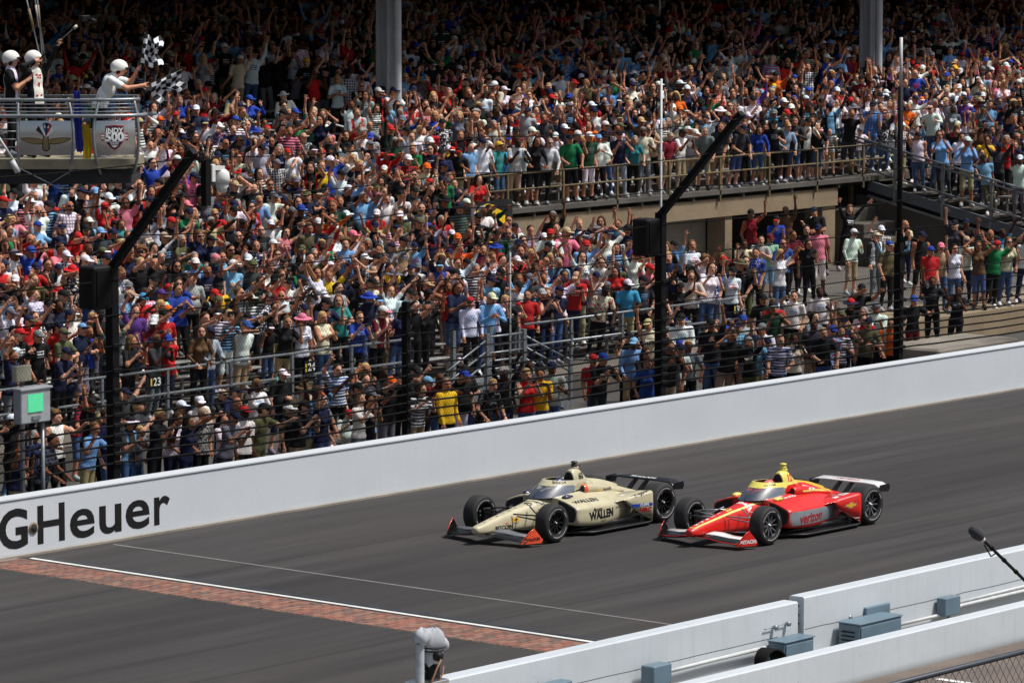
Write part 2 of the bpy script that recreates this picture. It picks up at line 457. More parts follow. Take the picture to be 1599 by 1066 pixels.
def rail_run(par, pts_post, y, z0, ztop, zmids, x0, x1, m, r=0.028, name='rail'):
    for x in pts_post:
        b = MB(); b.box((x-0.03, y-0.03, z0), (x+0.03, y+0.03, ztop-0.02)); b.build('post', m, par)
    for z in [ztop] + zmids:
        b = MB(); b.tube([(x0, y, z), (x1, y, z)], r, 8); b.build(name, m, par)
px = 57.38
posts = []
x = 57.38 - 1.775*12
while x < 77:
    posts.append(x); x += 1.775
f1 = thing('front_railing', 'grey pipe railing along the front row left of the double stair', 'railing')
rail_run(f1, [p for p in posts if p < 65.0], 56.96, 0.3, 1.63, [1.16], 34, 64.6, M['galv'])
f2 = thing('front_railing', 'grey pipe railing along the front row right of the double stair', 'railing')
rail_run(f2, [p for p in posts if p > 68.0], 56.96, 0.3, 1.63, [1.16], 68.2, 76.1, M['galv'])
# double stair from the apron up to the first row
st = thing('double_stair', 'double steel stair with many horizontal rails in front of the lower grandstand', 'stair', (66.3, 56.2, 0))
b = MB(); b.box((-0.75, -0.35, 0.55), (0.75, 0.7, 0.62)); b.build('landing', M['galv'], st)
for sx in (-0.6, 0.6):
    for yy in (-0.33, 0.6):
        b = MB(); b.box((sx-0.045, yy-0.045, -0.1), (sx+0.045, yy+0.045, 1.72)); b.build('post', M['galv'], st)
for k in range(7):
    b = MB(); b.tube([(-0.6, -0.33, 0.62+0.17*k), (0.6, -0.33, 0.62+0.17*k)], 0.022, 6); b.build('rail', M['galv'], st)
for s in (-1, 1):
    for k in range(5):
        b = MB(); b.box((s*(0.76+0.28*k)-0.14, -0.32, 0.50-0.125*k-0.04), (s*(0.76+0.28*k)+0.14, 0.55, 0.50-0.125*k)); b.build('tread', M['galv'], st)
    b = MB(); b.bar((s*0.75, -0.34, 0.5), (s*2.2, -0.34, -0.1), 0.05, 0.2); b.build('stringer', M['galv'], st)
    for k in range(5):
        z = 0.62 + 0.24*k
        b = MB(); b.tube([(s*0.62, -0.33, z), (s*2.15, -0.33, z-0.66)], 0.022, 6); b.build('rail', M['galv'], st)
    b = MB(); b.box((s*2.15-0.04, -0.37, -0.1), (s*2.15+0.04, -0.29, 0.95)); b.build('post', M['galv'], st)

U_Y, U_Z = 67.6, 2.90
gU = thing('upper_grandstand', 'dark covered upper grandstand full of people behind the concourse railing', 'grandstand')
rows(gU, 25, 175, U_Y, U_Z, 28)
b = MB(); b.box((77.4, 67.15, U_Z-0.12), (96.6, 67.6, U_Z)); b.build('concourse_slab', M['concrete_dark'], gU)
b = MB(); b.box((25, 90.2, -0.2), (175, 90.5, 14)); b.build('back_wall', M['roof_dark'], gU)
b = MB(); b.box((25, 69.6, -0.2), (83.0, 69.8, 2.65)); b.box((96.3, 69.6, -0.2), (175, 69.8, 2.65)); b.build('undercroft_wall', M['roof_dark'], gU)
ROOF_Y = 71.2
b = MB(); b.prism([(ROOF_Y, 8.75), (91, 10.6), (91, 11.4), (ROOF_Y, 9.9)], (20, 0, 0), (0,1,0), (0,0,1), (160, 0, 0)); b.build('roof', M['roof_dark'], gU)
for i, (cx, w) in enumerate(((81.80, 0.38), (103.68, 0.34), (59.9, 0.38), (125.6, 0.34))):
    b = MB()
    b.box((cx-w/2, 72.80, 3.7), (cx+w/2, 72.86, 9.0)); b.box((cx-w/2, 73.16, 3.7), (cx+w/2, 73.22, 9.0)); b.box((cx-0.03, 72.861, 3.7), (cx+0.03, 73.159, 9.0))
    b.lathe([(0.115, 3.7), (0.115, 9.0)], 14, 'z', (cx-0.02, 72.62, 0))
    b.build('roof_column', M['steel_blue'], gU, )
for x in np.arange(30, 176, 3.5):
    b = MB(); b.box((x, 80, 9.35), (x+0.2, 90, 9.6)); b.build('roof_beam', M['roof_dark'], gU)
for k, (x0, x1, y) in enumerate(((76.9, 79.3, 73.1), (98.6, 100.2, 73.1))):
    ar = thing('aisle_railing', ['pale pipe railing beside the gap left of the left roof column', 'pale pipe railing beside the gap left of the right roof column'][k], 'railing', (x0, y, U_Z+DZ*6))
    for z in (1.02, .55):
        b = MB(); b.tube([(0, 0, z), (x1-x0, 0, z), (x1-x0+.9, -.9, z-.35)], .024, 8); b.build('rail', M['conduit'], ar)
    for x in (0, x1-x0):
        b = MB(); b.tube([(x, 0, 0), (x, 0, 1.02)], .024, 8); b.build('post', M['conduit'], ar)
cr = thing('concourse_railing', 'weathered yellowish railing along the upper concourse edge', 'railing')
rail_run(cr, [77.6+2.2*k for k in range(9)], 67.18, U_Z-0.3, 3.78, [3.38], 77.5, 96.2, M['rust_rail'], 0.026)
for x in np.arange(78.7, 96, 2.2):
    b = MB(); b.box((x-0.04, 67.20, 2.66), (x+0.04, 68.5, 2.77)); b.build('bracket', M['concrete_dark'], cr)
# tunnel under the concourse
tu = thing('tunnel_portal', 'tan concrete tunnel portal under the concourse with people standing inside', 'tunnel')
b = MB(); b.box((77.5, 67.25, 2.17), (94.1, 67.55, 2.655)); b.build('lintel', M['concrete_tan'], tu)
for x0, x1 in ((89.0, 89.31), (93.45, 94.05), (77.5, 77.8)):
    b = MB(); b.box((x0, 67.3, -0.1), (x1, 67.9, 2.168)); b.build('pillar', M['concrete_tan'], tu)
b = MB(); b.box((85.2, 67.95, -0.1), (88.99, 68.1, 2.7)); b.build('side_panel', M['concrete'], tu)
b = MB(); b.box((77.5, 77.6, -0.1), (97, 77.8, 4.0)); b.build('tunnel_wall', M['concrete_dark'], tu)
b = MB(); b.box((94.1, 67.95, -0.1), (94.25, 77.5, 2.6)); b.build('tunnel_wall', M['concrete_dark'], tu)
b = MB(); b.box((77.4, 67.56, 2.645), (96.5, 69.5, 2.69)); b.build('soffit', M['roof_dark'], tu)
# concrete terrace on the right
te = thing('concrete_terrace', 'raised tan concrete terrace where spectators stand right of the tunnel', 'terrace')
b = MB(); b.box((80.0, 57.0, -0.2), (150, 59.2, 0.52)); b.build('terrace_block', M['concrete_tan'], te)
b = MB(); b.box((77.6, 59.203, -0.2), (150, 78, 0.50)); b.build('terrace_floor', M['concrete_dark'], te)
cb_ = thing('concrete_block', 'pale concrete block behind the wall at the right black post', 'block', (77.5, 53.0, -0.1))
b = MB(); b.bbox((-0.1, -0.5, 0), (3.2, 1.1, 0.72), 0.05); b.build('block_body', M['concrete'], cb_)
# lower stand on the right with its side rail
gB = thing('side_grandstand', 'lower grandstand at right with a sloping grey pipe rail on its side', 'grandstand')
rows(gB, 96.9, 150, 59.2, 1.12, 10)
for k in range(10):
    y = 59.2+DY*k; z = 1.12+DZ*k
    b = MB(); b.box((95.75, y, z-0.06), (96.88, y+0.5, z)); b.build('aisle_step', M['concrete_dark'], gB)
b = MB(); b.bar((95.66, 58.6, 0.78), (95.66, 67.3, 2.63), 0.08, 0.28); b.build('stringer', mat('dull stringer paint', lin(96, 102, 108), .6, var=.12), gB)
b = MB(); b.bar((95.60, 58.6, 0.50), (95.60, 67.3, 2.35), 0.05, 0.06); b.build('stringer', M['galv'], gB)
for dz in (0, -0.12, -0.80):
    b = MB(); b.tube([(95.64, 68.2, 4.07+dz), (95.64, 59.0, 2.08+dz)], 0.030, 8); b.build('rail', M['galv'], gB)
for y in (66.4, 64.8, 63.2, 61.6, 60.0):
    zt = 4.07 - (68.2-y)*0.2163
    b = MB(); b.box((95.60, y-0.035, zt-1.55), (95.68, y+0.035, zt)); b.build('post', M['galv'], gB)
b = MB(); b.box((95.59, 67.85, 1.9), (95.69, 67.95, 4.05)); b.build('post', M['rust_rail'], gB)

b = MB(); b.prism([(59.2, -.1), (67.9, -.1), (67.9, 2.35), (59.2, .62)], (95.90, 0, 0), (0,1,0), (0,0,1), (.12, 0, 0)); b.build('side_wall', M['concrete_dark'], gB)
for k in range(4):
    b = MB(); b.bbox((94.3, 65.2+.65*k, -.1), (95.85, 65.85+.65*k-.01, .95+.36*k), .02); b.build('block_step', M['concrete_dark'], gB)
# row signs hung on the front railing and a towel
YS = mat('sign yellow', lin(222, 196, 60), .6, var=.05)
for txt, x, z in (('23', 57.0, 1.42), ('24', 61.4, 1.32), ('30', 75.75, 1.38)):
    t = thing('row_sign', {'23': 'black row sign near the left fence post on the front railing', '24': 'black row sign just right of the turquoise towel', '30': 'black row sign at the right end of the front railing'}[txt], 'sign', (x, 56.90, z), 0, 'row signs on the front railing')
    b = MB(); b.bbox((-.17, -.012, -.13), (.17, .012, .13), .004); b.build('board', M['black_plastic'], t)
    me = text_mesh(txt, .22, .004)
    for v in me.vertices: v.co = Vector((v.co.x+.03, -.0145, v.co.y))
    me.materials.append(M['white_line']); link('lettering', me, t)
    b = MB(); b.box((-.15, -.0145, -.08), (-.11, -.0125, .08)); b.build('stripe', YS, t)
t = thing('towel', 'turquoise towel draped over the front railing', 'towel', (60.5, 56.9, 1.2))
b = MB(); b.loft([[(-.14+.28*i/8 + .02*math.sin(3*j), -.05-.03*math.sin(i*1.9+j), .02-.12*j) for i in range(9)] for j in range(5)], closed=False, cap=False); b.build('cloth', mat('turquoise cloth', lin(90, 206, 204), .9, var=.08), t, fix=False)

# ================================================================== catch fence
cf = thing('catch_fence', 'black catch fence of cables and chain link on top of the far wall', 'fence', (0, 51.1, 0))
PX = [50.15-15.3, 50.15-7.65, 50.15, 57.77, 65.45, 73.78, 81.4, 89.1]
for i, x in enumerate(PX):
    tall = i in (1, 2, 4) 
    b = MB()
    if x == 73.78:
        b.box((x-0.075, -0.08, -0.12), (x+0.075, 0.08, 3.35)); b.build('post', M['black_steel'], cf)
        b = MB(); b.tube([(x, 0, 3.35), (x, 0, 6.7)], 0.06, 10); b.build('mast', M['black_steel'], cf)
        b = MB(); b.tube([(x, 0, 6.7), (x, 0, 7.75)], 0.035, 8); b.build('mast_tip', M['conduit'], cf)
    elif tall or i in (0, 6):
        b.bbox((x-0.085, -0.09, -0.12), (x+0.085, 0.09, 4.5), 0.01); b.build('post', M['black_steel'], cf)
        b = MB(); b.bar((x, 0.03, 4.42), (x, -2.0, 6.55), 0.12, 0.14, (1, 0, 0)); b.build('overhang_arm', M['black_steel'], cf)
    else:
        b.bbox((x-0.06, -0.07, -0.12), (x+0.06, 0.07, 3.3), 0.01); b.build('post', M['black_steel'], cf)
b = MB(); b.tube([(65.62, 0.13, 0.0), (65.62, 0.13, 7.15)], 0.024, 8); b.build('slim_mast', M['conduit'], cf)
b = MB(); b.tube([(60.9, 0.1, 1.2), (60.9, 0.1, 4.0)], 0.018, 6); b.build('slim_mast', M['conduit'], cf)
for i, x in enumerate(PX):
    q = MB()
    for z in (1.10, 1.26, 1.42, 1.58, 1.75, 1.93, 2.12, 2.36, 2.70, 3.13): q.bbox((x-.10, -.135, z-.035), (x+.10, -.085, z+.035), .008)
    q.build('clamps', M['black_steel'], cf)
cz = [1.10, 1.26, 1.42, 1.58, 1.75, 1.93, 2.12, 2.36, 2.70, 3.13, 3.66, 4.27]
for j, z in enumerate(cz):
    rnd = random.Random(j)
    pts = []
    for a, c in zip(PX, PX[1:]):
        for k in range(6):
            f = k/6; pts.append((a+(c-a)*f, -0.10, z - (0.035+0.02*rnd.random())*4*f*(1-f)))
    b = MB(); b.tube(pts, 0.012 if j > 6 else 0.019, 5); b.build('cable', M['black_cable'], cf)
for f in (0.3, 0.62, 0.95):
    y, z = 0.03 - 2.03*f - 0.08, 4.42 + 2.13*f
    pts = []
    for a, c in zip(PX, PX[1:]):
        for k in range(5):
            q = k/5; pts.append((a+(c-a)*q, y, z-0.10*4*q*(1-q)))
    b = MB(); b.tube(pts, 0.011, 5); b.build('cable', M['black_cable'], cf)
# dark toe boards / second low cable bundle seen in front of the apron crowd
b = MB()
X0, X1 = 36.0, 90.0
def diag(mb, z0, z1, y0, y1, cell, r):
    """chain link as crossing straight wires"""
    h = z1 - z0
    for s in (1, -1):
        x = X0 - h
        while x < X1 + h:
            a = Vector((x, y0, z0)); c = Vector((x + s*h*0.8, y1, z1)); d = (c-a).normalized()
            u = d.cross(Vector((0,1,0))).normalized()*r; w = d.cross(u).normalized()*r
            q = [a+u, a-0.5*u+0.87*w, a-0.5*u-0.87*w, c+u, c-0.5*u+0.87*w, c-0.5*u-0.87*w]
            mb.add(q, [(0,1,4,3),(1,2,5,4),(2,0,3,5)]); x += cell
diag(b, 0.99, 4.45, 0.03, 0.03, 0.075, 0.0017)
b.build('chain_link', M['wire'], cf, kind='stuff', fix=False)
X0 = 53.5
b = MB(); diag(b, 4.45, 6.5, -0.02, -1.98, 0.10, 0.0017); b.build('overhang_mesh', M['wire'], cf, kind='stuff', fix=False)

def speaker(x, y, z, label, h=0.74, w=0.44, d=0.40):
    t = thing('loudspeaker', label, 'loudspeaker', (x, y, z), 0, 'loudspeakers on the fence posts')
    b = MB(); b.bbox((-w/2, -d/2, 0), (w/2, d/2, h), 0.03); b.build('cabinet', M['black_plastic'], t)
    b = MB(); b.bbox((-w/2+0.05, -d/2-0.02, 0.06), (w/2-0.05, -d/2+0.01, h-0.06), 0.01); b.build('grille', M['black_cable'], t)
    b = MB(); b.box((w/2, -0.05, 0.1), (w/2+0.07, 0.05, 0.16)); b.box((w/2, -0.05, h-0.16), (w/2+0.07, 0.05, h-0.1)); b.build('bracket', M['galv'], t)
speaker(49.80, 51.15, 3.78, 'black loudspeaker on the left fence post beside the bent arm')
speaker(65.05, 51.15, 3.66, 'black loudspeaker on the middle fence post in front of the tunnel')

# dome camera hanging from the left arm
t = thing('dome_camera', 'white dome camera on a bracket at the end of the left fence arm', 'camera', (50.53, 49.2, 5.6))
b = MB(); b.box((-0.06, -0.06, 0), (0.06, 0.06, 0.78)); b.build('hanger', M['black_steel'], t)
b = MB(); b.bar((-0.06, 0, 0.74), (-0.4, -0.06, 0.90), 0.06, 0.06); b.build('strut', M['black_steel'], t)
b = MB(); b.bbox((0.07, -0.08, 0.40), (0.16, 0.08, 0.70), 0.01); b.build('wall_plate', M['white_plastic'], t)
b = MB(); b.bar((0.16, 0, 0.64), (0.42, 0, 0.62), 0.08, 0.08); b.build('arm', M['white_plastic'], t)
b = MB(); b.lathe([(0, 0.60), (0.06, 0.60), (0.115, 0.55), (0.13, 0.45), (0.125, 0.36), (0.10, 0.355)], 20, 'z', (0.40, 0, 0)); b.build('housing', M['white_plastic'], t)
b = MB(); b.lathe([(0.105, 0.356), (0.11, 0.30), (0.085, 0.23), (0.04, 0.195), (0, 0.19)], 18, 'z', (0.40, 0, 0)); dm = b.build('dome', M['white_plastic'], t)
b = MB(); b.lathe([(0, -0.112), (0.032, -0.112), (0.04, -0.10)], 14, 'y', (0.44, 0.005, 0.28)); b.build('lens', M['black_plastic'], t)

# timing display box with its green screen
m = bpy.data.materials.new('green screen'); nt = NT(m)
ch = nt.n('ShaderNodeTexNoise'); ch.inputs['Scale'].default_value = 60
nt.l(nt.obj((1, 1, 5)), ch.inputs['Vector'])
cc = nt.mix(nt.ramp(ch.outputs['Fac'], 0.45, 0.62), lin(60, 225, 150), lin(150, 255, 205))
em = nt.n('ShaderNodeEmission'); nt.l(cc, em.inputs[0]); em.inputs[1].default_value = 0.75; nt.l(em.outputs[0], nt.out.inputs[0]); M['screen'] = m
t = thing('timing_display', 'grey timing box with a lit green screen at the left edge', 'display', (48.05, 50.9, 2.02))
b = MB(); b.bbox((-0.34, -0.10, 0), (0.34, 0.10, 0.58), 0.015); b.build('cabinet', M['grey_plastic'], t)
b = MB(); b.bbox((-0.37, -0.13, 0.56), (0.37, 0.12, 0.60), 0.008); b.build('hood', M['grey_plastic'], t)
b = MB(); b.box((-0.18, -0.118, 0.19), (0.15, -0.102, 0.49)); b.build('screen', M['screen'], t)
b = MB(); b.tube([(0.26, 0.02, -2.1), (0.26, 0.02, 0.0)], 0.035, 8); b.build('pole', M['galv'], t)
b = MB(); b.box((-0.1, -0.125, 0.06), (0.08, -0.102, 0.12)); b.build('latch', M['galv'], t)
t = thing('junction_box', 'small beige box just above the green timing screen', 'box', (48.2, 51.3, 2.66))
b = MB(); b.bbox((-0.18, -0.06, 0), (0.18, 0.06, 0.28), 0.015); b.build('cover', M['beige'], t)
b = MB(); b.box((-0.03, -0.03, -2.8), (0.03, 0.03, 0.01)); b.build('pole', M['galv'], t)

# ---------------------------------------------------------------- electrical gear between the pit walls
def ebox(name, x, y, z, w, d, h, label, vents=False, lid=True):
    t = thing(name, label, 'electrical box', (x, y, z), 0, 'electrical boxes between the pit walls')
    b = MB(); b.bbox((0, 0, 0), (w, d, h), 0.012); b.build('cabinet', M['box_blue'], t)
    if lid:
        b = MB(); b.bbox((-0.012, -0.02, h+0.001), (w+0.012, d+0.005, h+0.022), 0.006); b.build('lid', M['box_blue'], t)
        b = MB(); b.bbox((0.03, -0.016, 0.03), (w-0.03, -0.001, h-0.03), 0.004); b.build('door', M['box_blue'], t)
    if vents:
        for k in range(4):
            b = MB(); b.box((-0.012, 0.08, h-0.12-0.06*k), (-0.001, d-0.06, h-0.10-0.06*k)); b.build('vent_slat', M['black_plastic'], t)
        b = MB(); b.box((-0.012, 0.10, 0.10), (-0.001, 0.22, 0.13)); b.build('plate', M['white_plastic'], t)
    b = MB(); b.tube([(w/2, d/2, -0.002), (w/2, d/2, -z+0.03)], 0.02, 6); b.build('conduit_leg', M['galv'], t)
    return t
ebox('junction_box', 43.15, 33.78, 0.37, 0.40, 0.22, 0.27, 'small square blue-grey box right of the remote camera', lid=False)
ebox('junction_box', 41.05, 33.80, 0.37, 0.42, 0.20, 0.34, 'blue-grey box at the bottom edge, leftmost between the walls', lid=False)
ebox('cabinet', 46.00, 33.72, 0.20, 0.70, 0.28, 0.36, 'blue-grey cabinet just left of the wall joint')
ebox('cabinet', 47.65, 33.62, 0.20, 1.05, 0.36, 0.40, 'large blue-grey cabinet with louvre vents', vents=True)
ebox('cabinet', 48.35, 33.99, 0.20, 0.60, 0.14, 0.52, 'tall blue-grey box standing behind the vented cabinet', lid=False)
ebox('junction_box', 50.15, 33.85, 0.36, 0.40, 0.16, 0.27, 'blue-grey box on the pit wall where the white conduit bends', lid=False)
t = thing('conduit', 'white conduit pipe running left of the wall joint', 'pipe', (43.6, 34.0, 0.3))
b = MB(); b.tube([(0, 0.02, 0.16), (1.2, 0.03, 0.17), (2.45, 0.02, 0.18)], 0.028, 8); b.build('pipe', M['conduit'], t)
t = thing('conduit', 'pair of white conduit pipes on the right pit wall', 'pipe', (49.0, 34.0, 0.2))
b = MB(); b.tube([(1.55, 0.0, 0.28), (4, 0.0, 0.30), (12, 0.0, 0.30)], 0.026, 8); b.build('pipe', M['conduit'], t)
b = MB(); b.tube([(0, -0.03, 0.17), (1.4, -0.03, 0.17), (1.6, -0.03, 0.22), (1.75, -0.03, 0.24), (12, -0.03, 0.24)], 0.026, 8); b.build('pipe', M['conduit'], t)
t = thing('cable_coil', 'coil of black cable tucked left of the blue-grey cabinet', 'cable', (45.7, 33.72, 0.14))
for k in range(5):
    b = MB(); b.tube([(0.26*math.cos(a)*(1-.06*k), 0.05*k-0.08+0.03*math.sin(a), 0.16+0.22*math.sin(a)) for a in np.linspace(0, 2*math.pi, 20)], 0.022, 6, cap=False); b.build('loop', M['black_cable'], t)
for i, (x, z) in enumerate(((46.25, 0.72), (46.55, 0.73), (48.02, 0.62))):
    t = thing('conduit_clamp', ['left rusty clamp above the blue-grey cabinet', 'right rusty clamp above the blue-grey cabinet', 'small clamp on the wall left of the vented cabinet'][i], 'clamp', (x, 34.07, z), 0, 'clamps on the pit wall')
    b = MB(); b.lathe([(0, -0.05), (0.03, -0.05), (0.04, -0.02), (0.02, 0.03)], 10, 'y'); b.build('knob', M['galv'], t)
    b = MB(); b.tube([(-0.24, 0.0, 0.0), (0, 0.0, 0.0)], 0.008, 5); b.build('rod', M['galv'], t)

# remote pan-tilt camera in grey covers standing on the pit wall
M['cover_grey'] = mat('grey rain cover', lin(176, 180, 186), 0.75, var=0.10, scale=9, bump=0.4)
M['copper'] = mat('brown cable', lin(150, 105, 80), 0.6, var=0.1)
t = thing('remote_camera', 'grey covered remote camera with brown cables standing on the pit wall', 'camera', (39.15, 34.2, 1.0))
def blob(mb, c, r, seed=0, n=18, m_=14, amp=0.13):
    rnd = random.Random(seed); ph = [rnd.uniform(0, 6.3) for _ in range(4)]
    rings = []
    for i in range(1, m_):
        a = math.pi*i/m_; rg = []
        for k in range(n):
            t_ = 2*math.pi*k/n; w = 1 + amp*(math.sin(3*t_+ph[0])*math.sin(2*a+ph[1]) + 0.6*math.sin(5*t_+ph[2]+2*a))
            rg.append((c[0]+r[0]*w*math.sin(a)*math.cos(t_), c[1]+r[1]*w*math.sin(a)*math.sin(t_), c[2]+r[2]*w*math.cos(a)))
        rings.append(rg)
    mb.loft(rings)
b = MB(); b.bbox((-0.40, -0.2, -0.02), (0.10, 0.14, 0.03), 0.01); b.build('base_plate', M['alu_sheet'], t)
b = MB(); b.lathe([(0.0, 0.03), (0.10, 0.03), (0.10, 0.10), (0.085, 0.11), (0.10, 0.14), (0.10, 0.22), (0, 0.22)], 16); b.build('pan_head', M['black_plastic'], t)
b = MB(); blob(b, (0.0, 0, 0.30), (0.13, 0.12, 0.14), 1); b.build('lower_cover', M['cover_grey'], t)
b = MB(); blob(b, (0.02, 0, 0.50), (0.17, 0.15, 0.17), 2); b.build('body_cover', M['cover_grey'], t)
b = MB(); blob(b, (0.15, -0.05, 0.45), (0.07, 0.07, 0.08), 4); b.build('lens_cover', M['cover_grey'], t)
b = MB(); blob(b, (-0.20, 0, 0.58), (0.125, 0.12, 0.115), 3); b.build('top_cover', M['cover_grey'], t)
b = MB(); b.lathe([(0.055, -0.05), (0.058, 0.46), (0.05, 0.50)], 12, 'z', (-0.24, 0.0, 0)); b.build('side_mast', M['cover_grey'], t)
for zz_, rr_ in ((0.385, .135), (0.43, .160)):
    b = MB(); b.lathe([(rr_-.004, zz_-.008), (rr_+.006, zz_), (rr_-.004, zz_+.008)], 18, 'z', (0.01, 0, 0)); b.build('strap', M['black_plastic'], t)
b = MB(); b.lathe([(0, -0.20), (0.05, -0.19), (0.065, -0.15), (0.06, -0.10)], 12, 'y', (-0.05, 0, 0.33)); b.build('connector', M['black_plastic'], t)
b = MB(); b.tube([(-0.06, -0.20, 0.30), (-0.14, -0.2, 0.20), (-0.24, -0.2, 0.05), (-0.27, -0.2, -0.2)], 0.013, 6); b.build('cable', M['copper'], t)
b = MB(); b.tube([(0.10, -0.1, 0.18), (0.04, -0.14, 0.10), (-0.05, -0.15, 0.02)], 0.010, 6); b.build('cable', M['copper'], t)

# microphone on a boom near the pit wall
t = thing('boom_microphone', 'black foam microphone on a taped boom at the right edge', 'microphone', (45.08, 30.0, 2.63))
d = Vector((1.22, 0, -0.81)).normalized()
b = MB(); b.tube([d*-0.05, d*-0.02, d*0.10, d*0.2, d*0.22], [0.02, 0.07, 0.085, 0.06, 0.02], 12); b.build('foam_windscreen', M['grey_plastic'] if False else mat('foam', lin(62, 64, 70), 0.95, var=0.1, scale=20), t)
b = MB(); b.tube([d*0.20, d*4.2], 0.022, 8); b.build('boom_pole', M['black_plastic'], t)
b = MB(); b.tube([d*0.24, d*0.28], 0.034, 8); b.build('tape', M['white_plastic'], t)
for k in range(5):
    b = MB(); b.tube([d*(0.5+0.35*k), d*(0.55+0.35*k)], 0.030, 8); b.build('clip', M['black_cable'], t)
b = MB(); b.tube([d*0.3+Vector((0,0,-0.05)), d*0.5+Vector((0,0,-0.12)), d*0.62+Vector((0,0,-0.03))], 0.01, 5); b.build('cable', M['black_cable'], t)
b = MB(); b.tube([d*2.6, d*2.6+Vector((0, 0, -1.19))], 0.03, 8); b.build('stand', M['black_plastic'], t)

# spectator rail fence close to the camera, bottom right corner
t = thing('chain_link_fence', 'dark chain link fence with a top pipe in the bottom right corner', 'fence', (16.5, 11.0, 0))
b = MB(); b.tube([(-4, 0, 7.28), (6, 0, 7.28)], 0.014, 8); b.build('top_rail', M['box_blue'] if False else mat('dark pipe', lin(66, 72, 80), 0.5, 0.3, var=0.1), t)
b = MB(); sX0, sX1 = X0, X1; X0, X1 = -3.0, 5.0
diag(b, 6.2, 7.27, 0, 0, 0.055, 0.0016); X0, X1 = sX0, sX1
b.build('chain_link', mat('dark wire', lin(70, 70, 74), 0.6, 0.2, var=0.1), t, kind='stuff', fix=False)
for x in (-3.9, -1.6, 3.4): 
    b = MB(); b.tube([(x, 0.02, 0), (x, 0.02, 7.27)], 0.014, 8); b.build('post', MATS['dark pipe'], t)
# ================================================================== the two race cars
# car frame: x forward, y to the driver's left, z up, origin on the ground between the axles
def paint(name, col, coat=0.6, rough=0.38, var=0.03):
    return mat(name, col, rough, 0.0, var=var, scale=3, coat=coat, space='obj')
M['tyre'] = mat('tyre rubber', (0.016, 0.016, 0.017), 0.75, var=0.12, scale=5, space='obj')
M['tyre_tread'] = mat('scrubbed tread', (0.026, 0.026, 0.028), 0.85, var=0.12, scale=5, space='obj')
M['tyre_mark'] = mat('tyre sidewall paint', lin(176, 176, 174), 0.6, var=0.05)
M['carbon'] = mat('carbon fibre', (0.010, 0.010, 0.011), 0.32, var=0.15, scale=30, coat=0.3, space='obj')
M['carbon_edge'] = mat('worn carbon', (0.05, 0.05, 0.052), 0.35, var=0.15, scale=20, space='obj')
M['rim_black'] = mat('black rim', (0.012, 0.012, 0.013), 0.35, 0.3, var=0.1)
M['rim_silver'] = mat('silver rim', lin(200, 200, 204), 0.3, 0.8, var=0.06)
M['rim_grey'] = mat('grey rim', lin(120, 122, 126), 0.4, 0.6, var=0.06)
M['skin_driver'] = mat('visor', (0.01, 0.012, 0.02), 0.15, var=0.05)
m = bpy.data.materials.new('aeroscreen'); nt = NT(m)
p_ = nt.bsdf(lin(176, 190, 204), 0.04, 0.0)
p_.inputs['Transmission Weight'].default_value = 0.0
tr = nt.n('ShaderNodeBsdfTransparent'); tr.inputs[0].default_value = (0.78, 0.82, 0.86, 1)
gl = nt.n('ShaderNodeBsdfGlossy'); gl.inputs['Roughness'].default_value = 0.05; gl.inputs['Color'].default_value = (0.9, 0.95, 1, 1)
fr = nt.n('ShaderNodeFresnel'); fr.inputs['IOR'].default_value = 1.6
mx = nt.n('ShaderNodeMixShader'); nt.l(nt.val('ADD', nt.val('MULTIPLY', fr.outputs[0], 1.4), 0.42), mx.inputs[0]); nt.l(tr.outputs[0], mx.inputs[1]); nt.l(gl.outputs[0], mx.inputs[2])
nt.l(mx.outputs[0], nt.out.inputs['Surface']); M['screen_glass'] = m

def sec(x, w, zb, zt, n=2.6, taper=0.0, N=28, y0=0.0, skew=0.0):
    """closed cross-section; taper narrows the top"""
    r = []
    zc, h = (zb+zt)/2, (zt-zb)/2
    for k in range(N):
        t = 2*math.pi*k/N + math.pi/N
        c, s = math.cos(t), math.sin(t)
        yy = math.copysign(abs(c)**(2/n), c); zz = math.copysign(abs(s)**(2/n), s)
        ww = w*(1 - taper*(zz+1)/2)
        r.append((x, y0 + yy*ww + skew*(zz+1)/2, zc + zz*h))
    return r

def smooth_stations(st, per=5):
    """Catmull-Rom through the station table"""
    out = []
    a = np.array(st, float)
    for i in range(len(a)-1):
        p0, p1, p2, p3 = a[max(i-1, 0)], a[i], a[i+1], a[min(i+2, len(a)-1)]
        for k in range(per):
            t = k/per
            out.append(0.5*((2*p1) + (-p0+p2)*t + (2*p0-5*p1+4*p2-p3)*t*t + (-p0+3*p1-3*p2+p3)*t**3))
    out.append(a[-1]); return out

def bvh_of(objs):
    vs, fs = [], []
    for o in objs:
        b = len(vs); vs += [v.co.copy() for v in o.data.vertices]; fs += [tuple(i+b for i in p.vertices) for p in o.data.polygons]
    return BVHTree.FromPolygons(vs, fs)

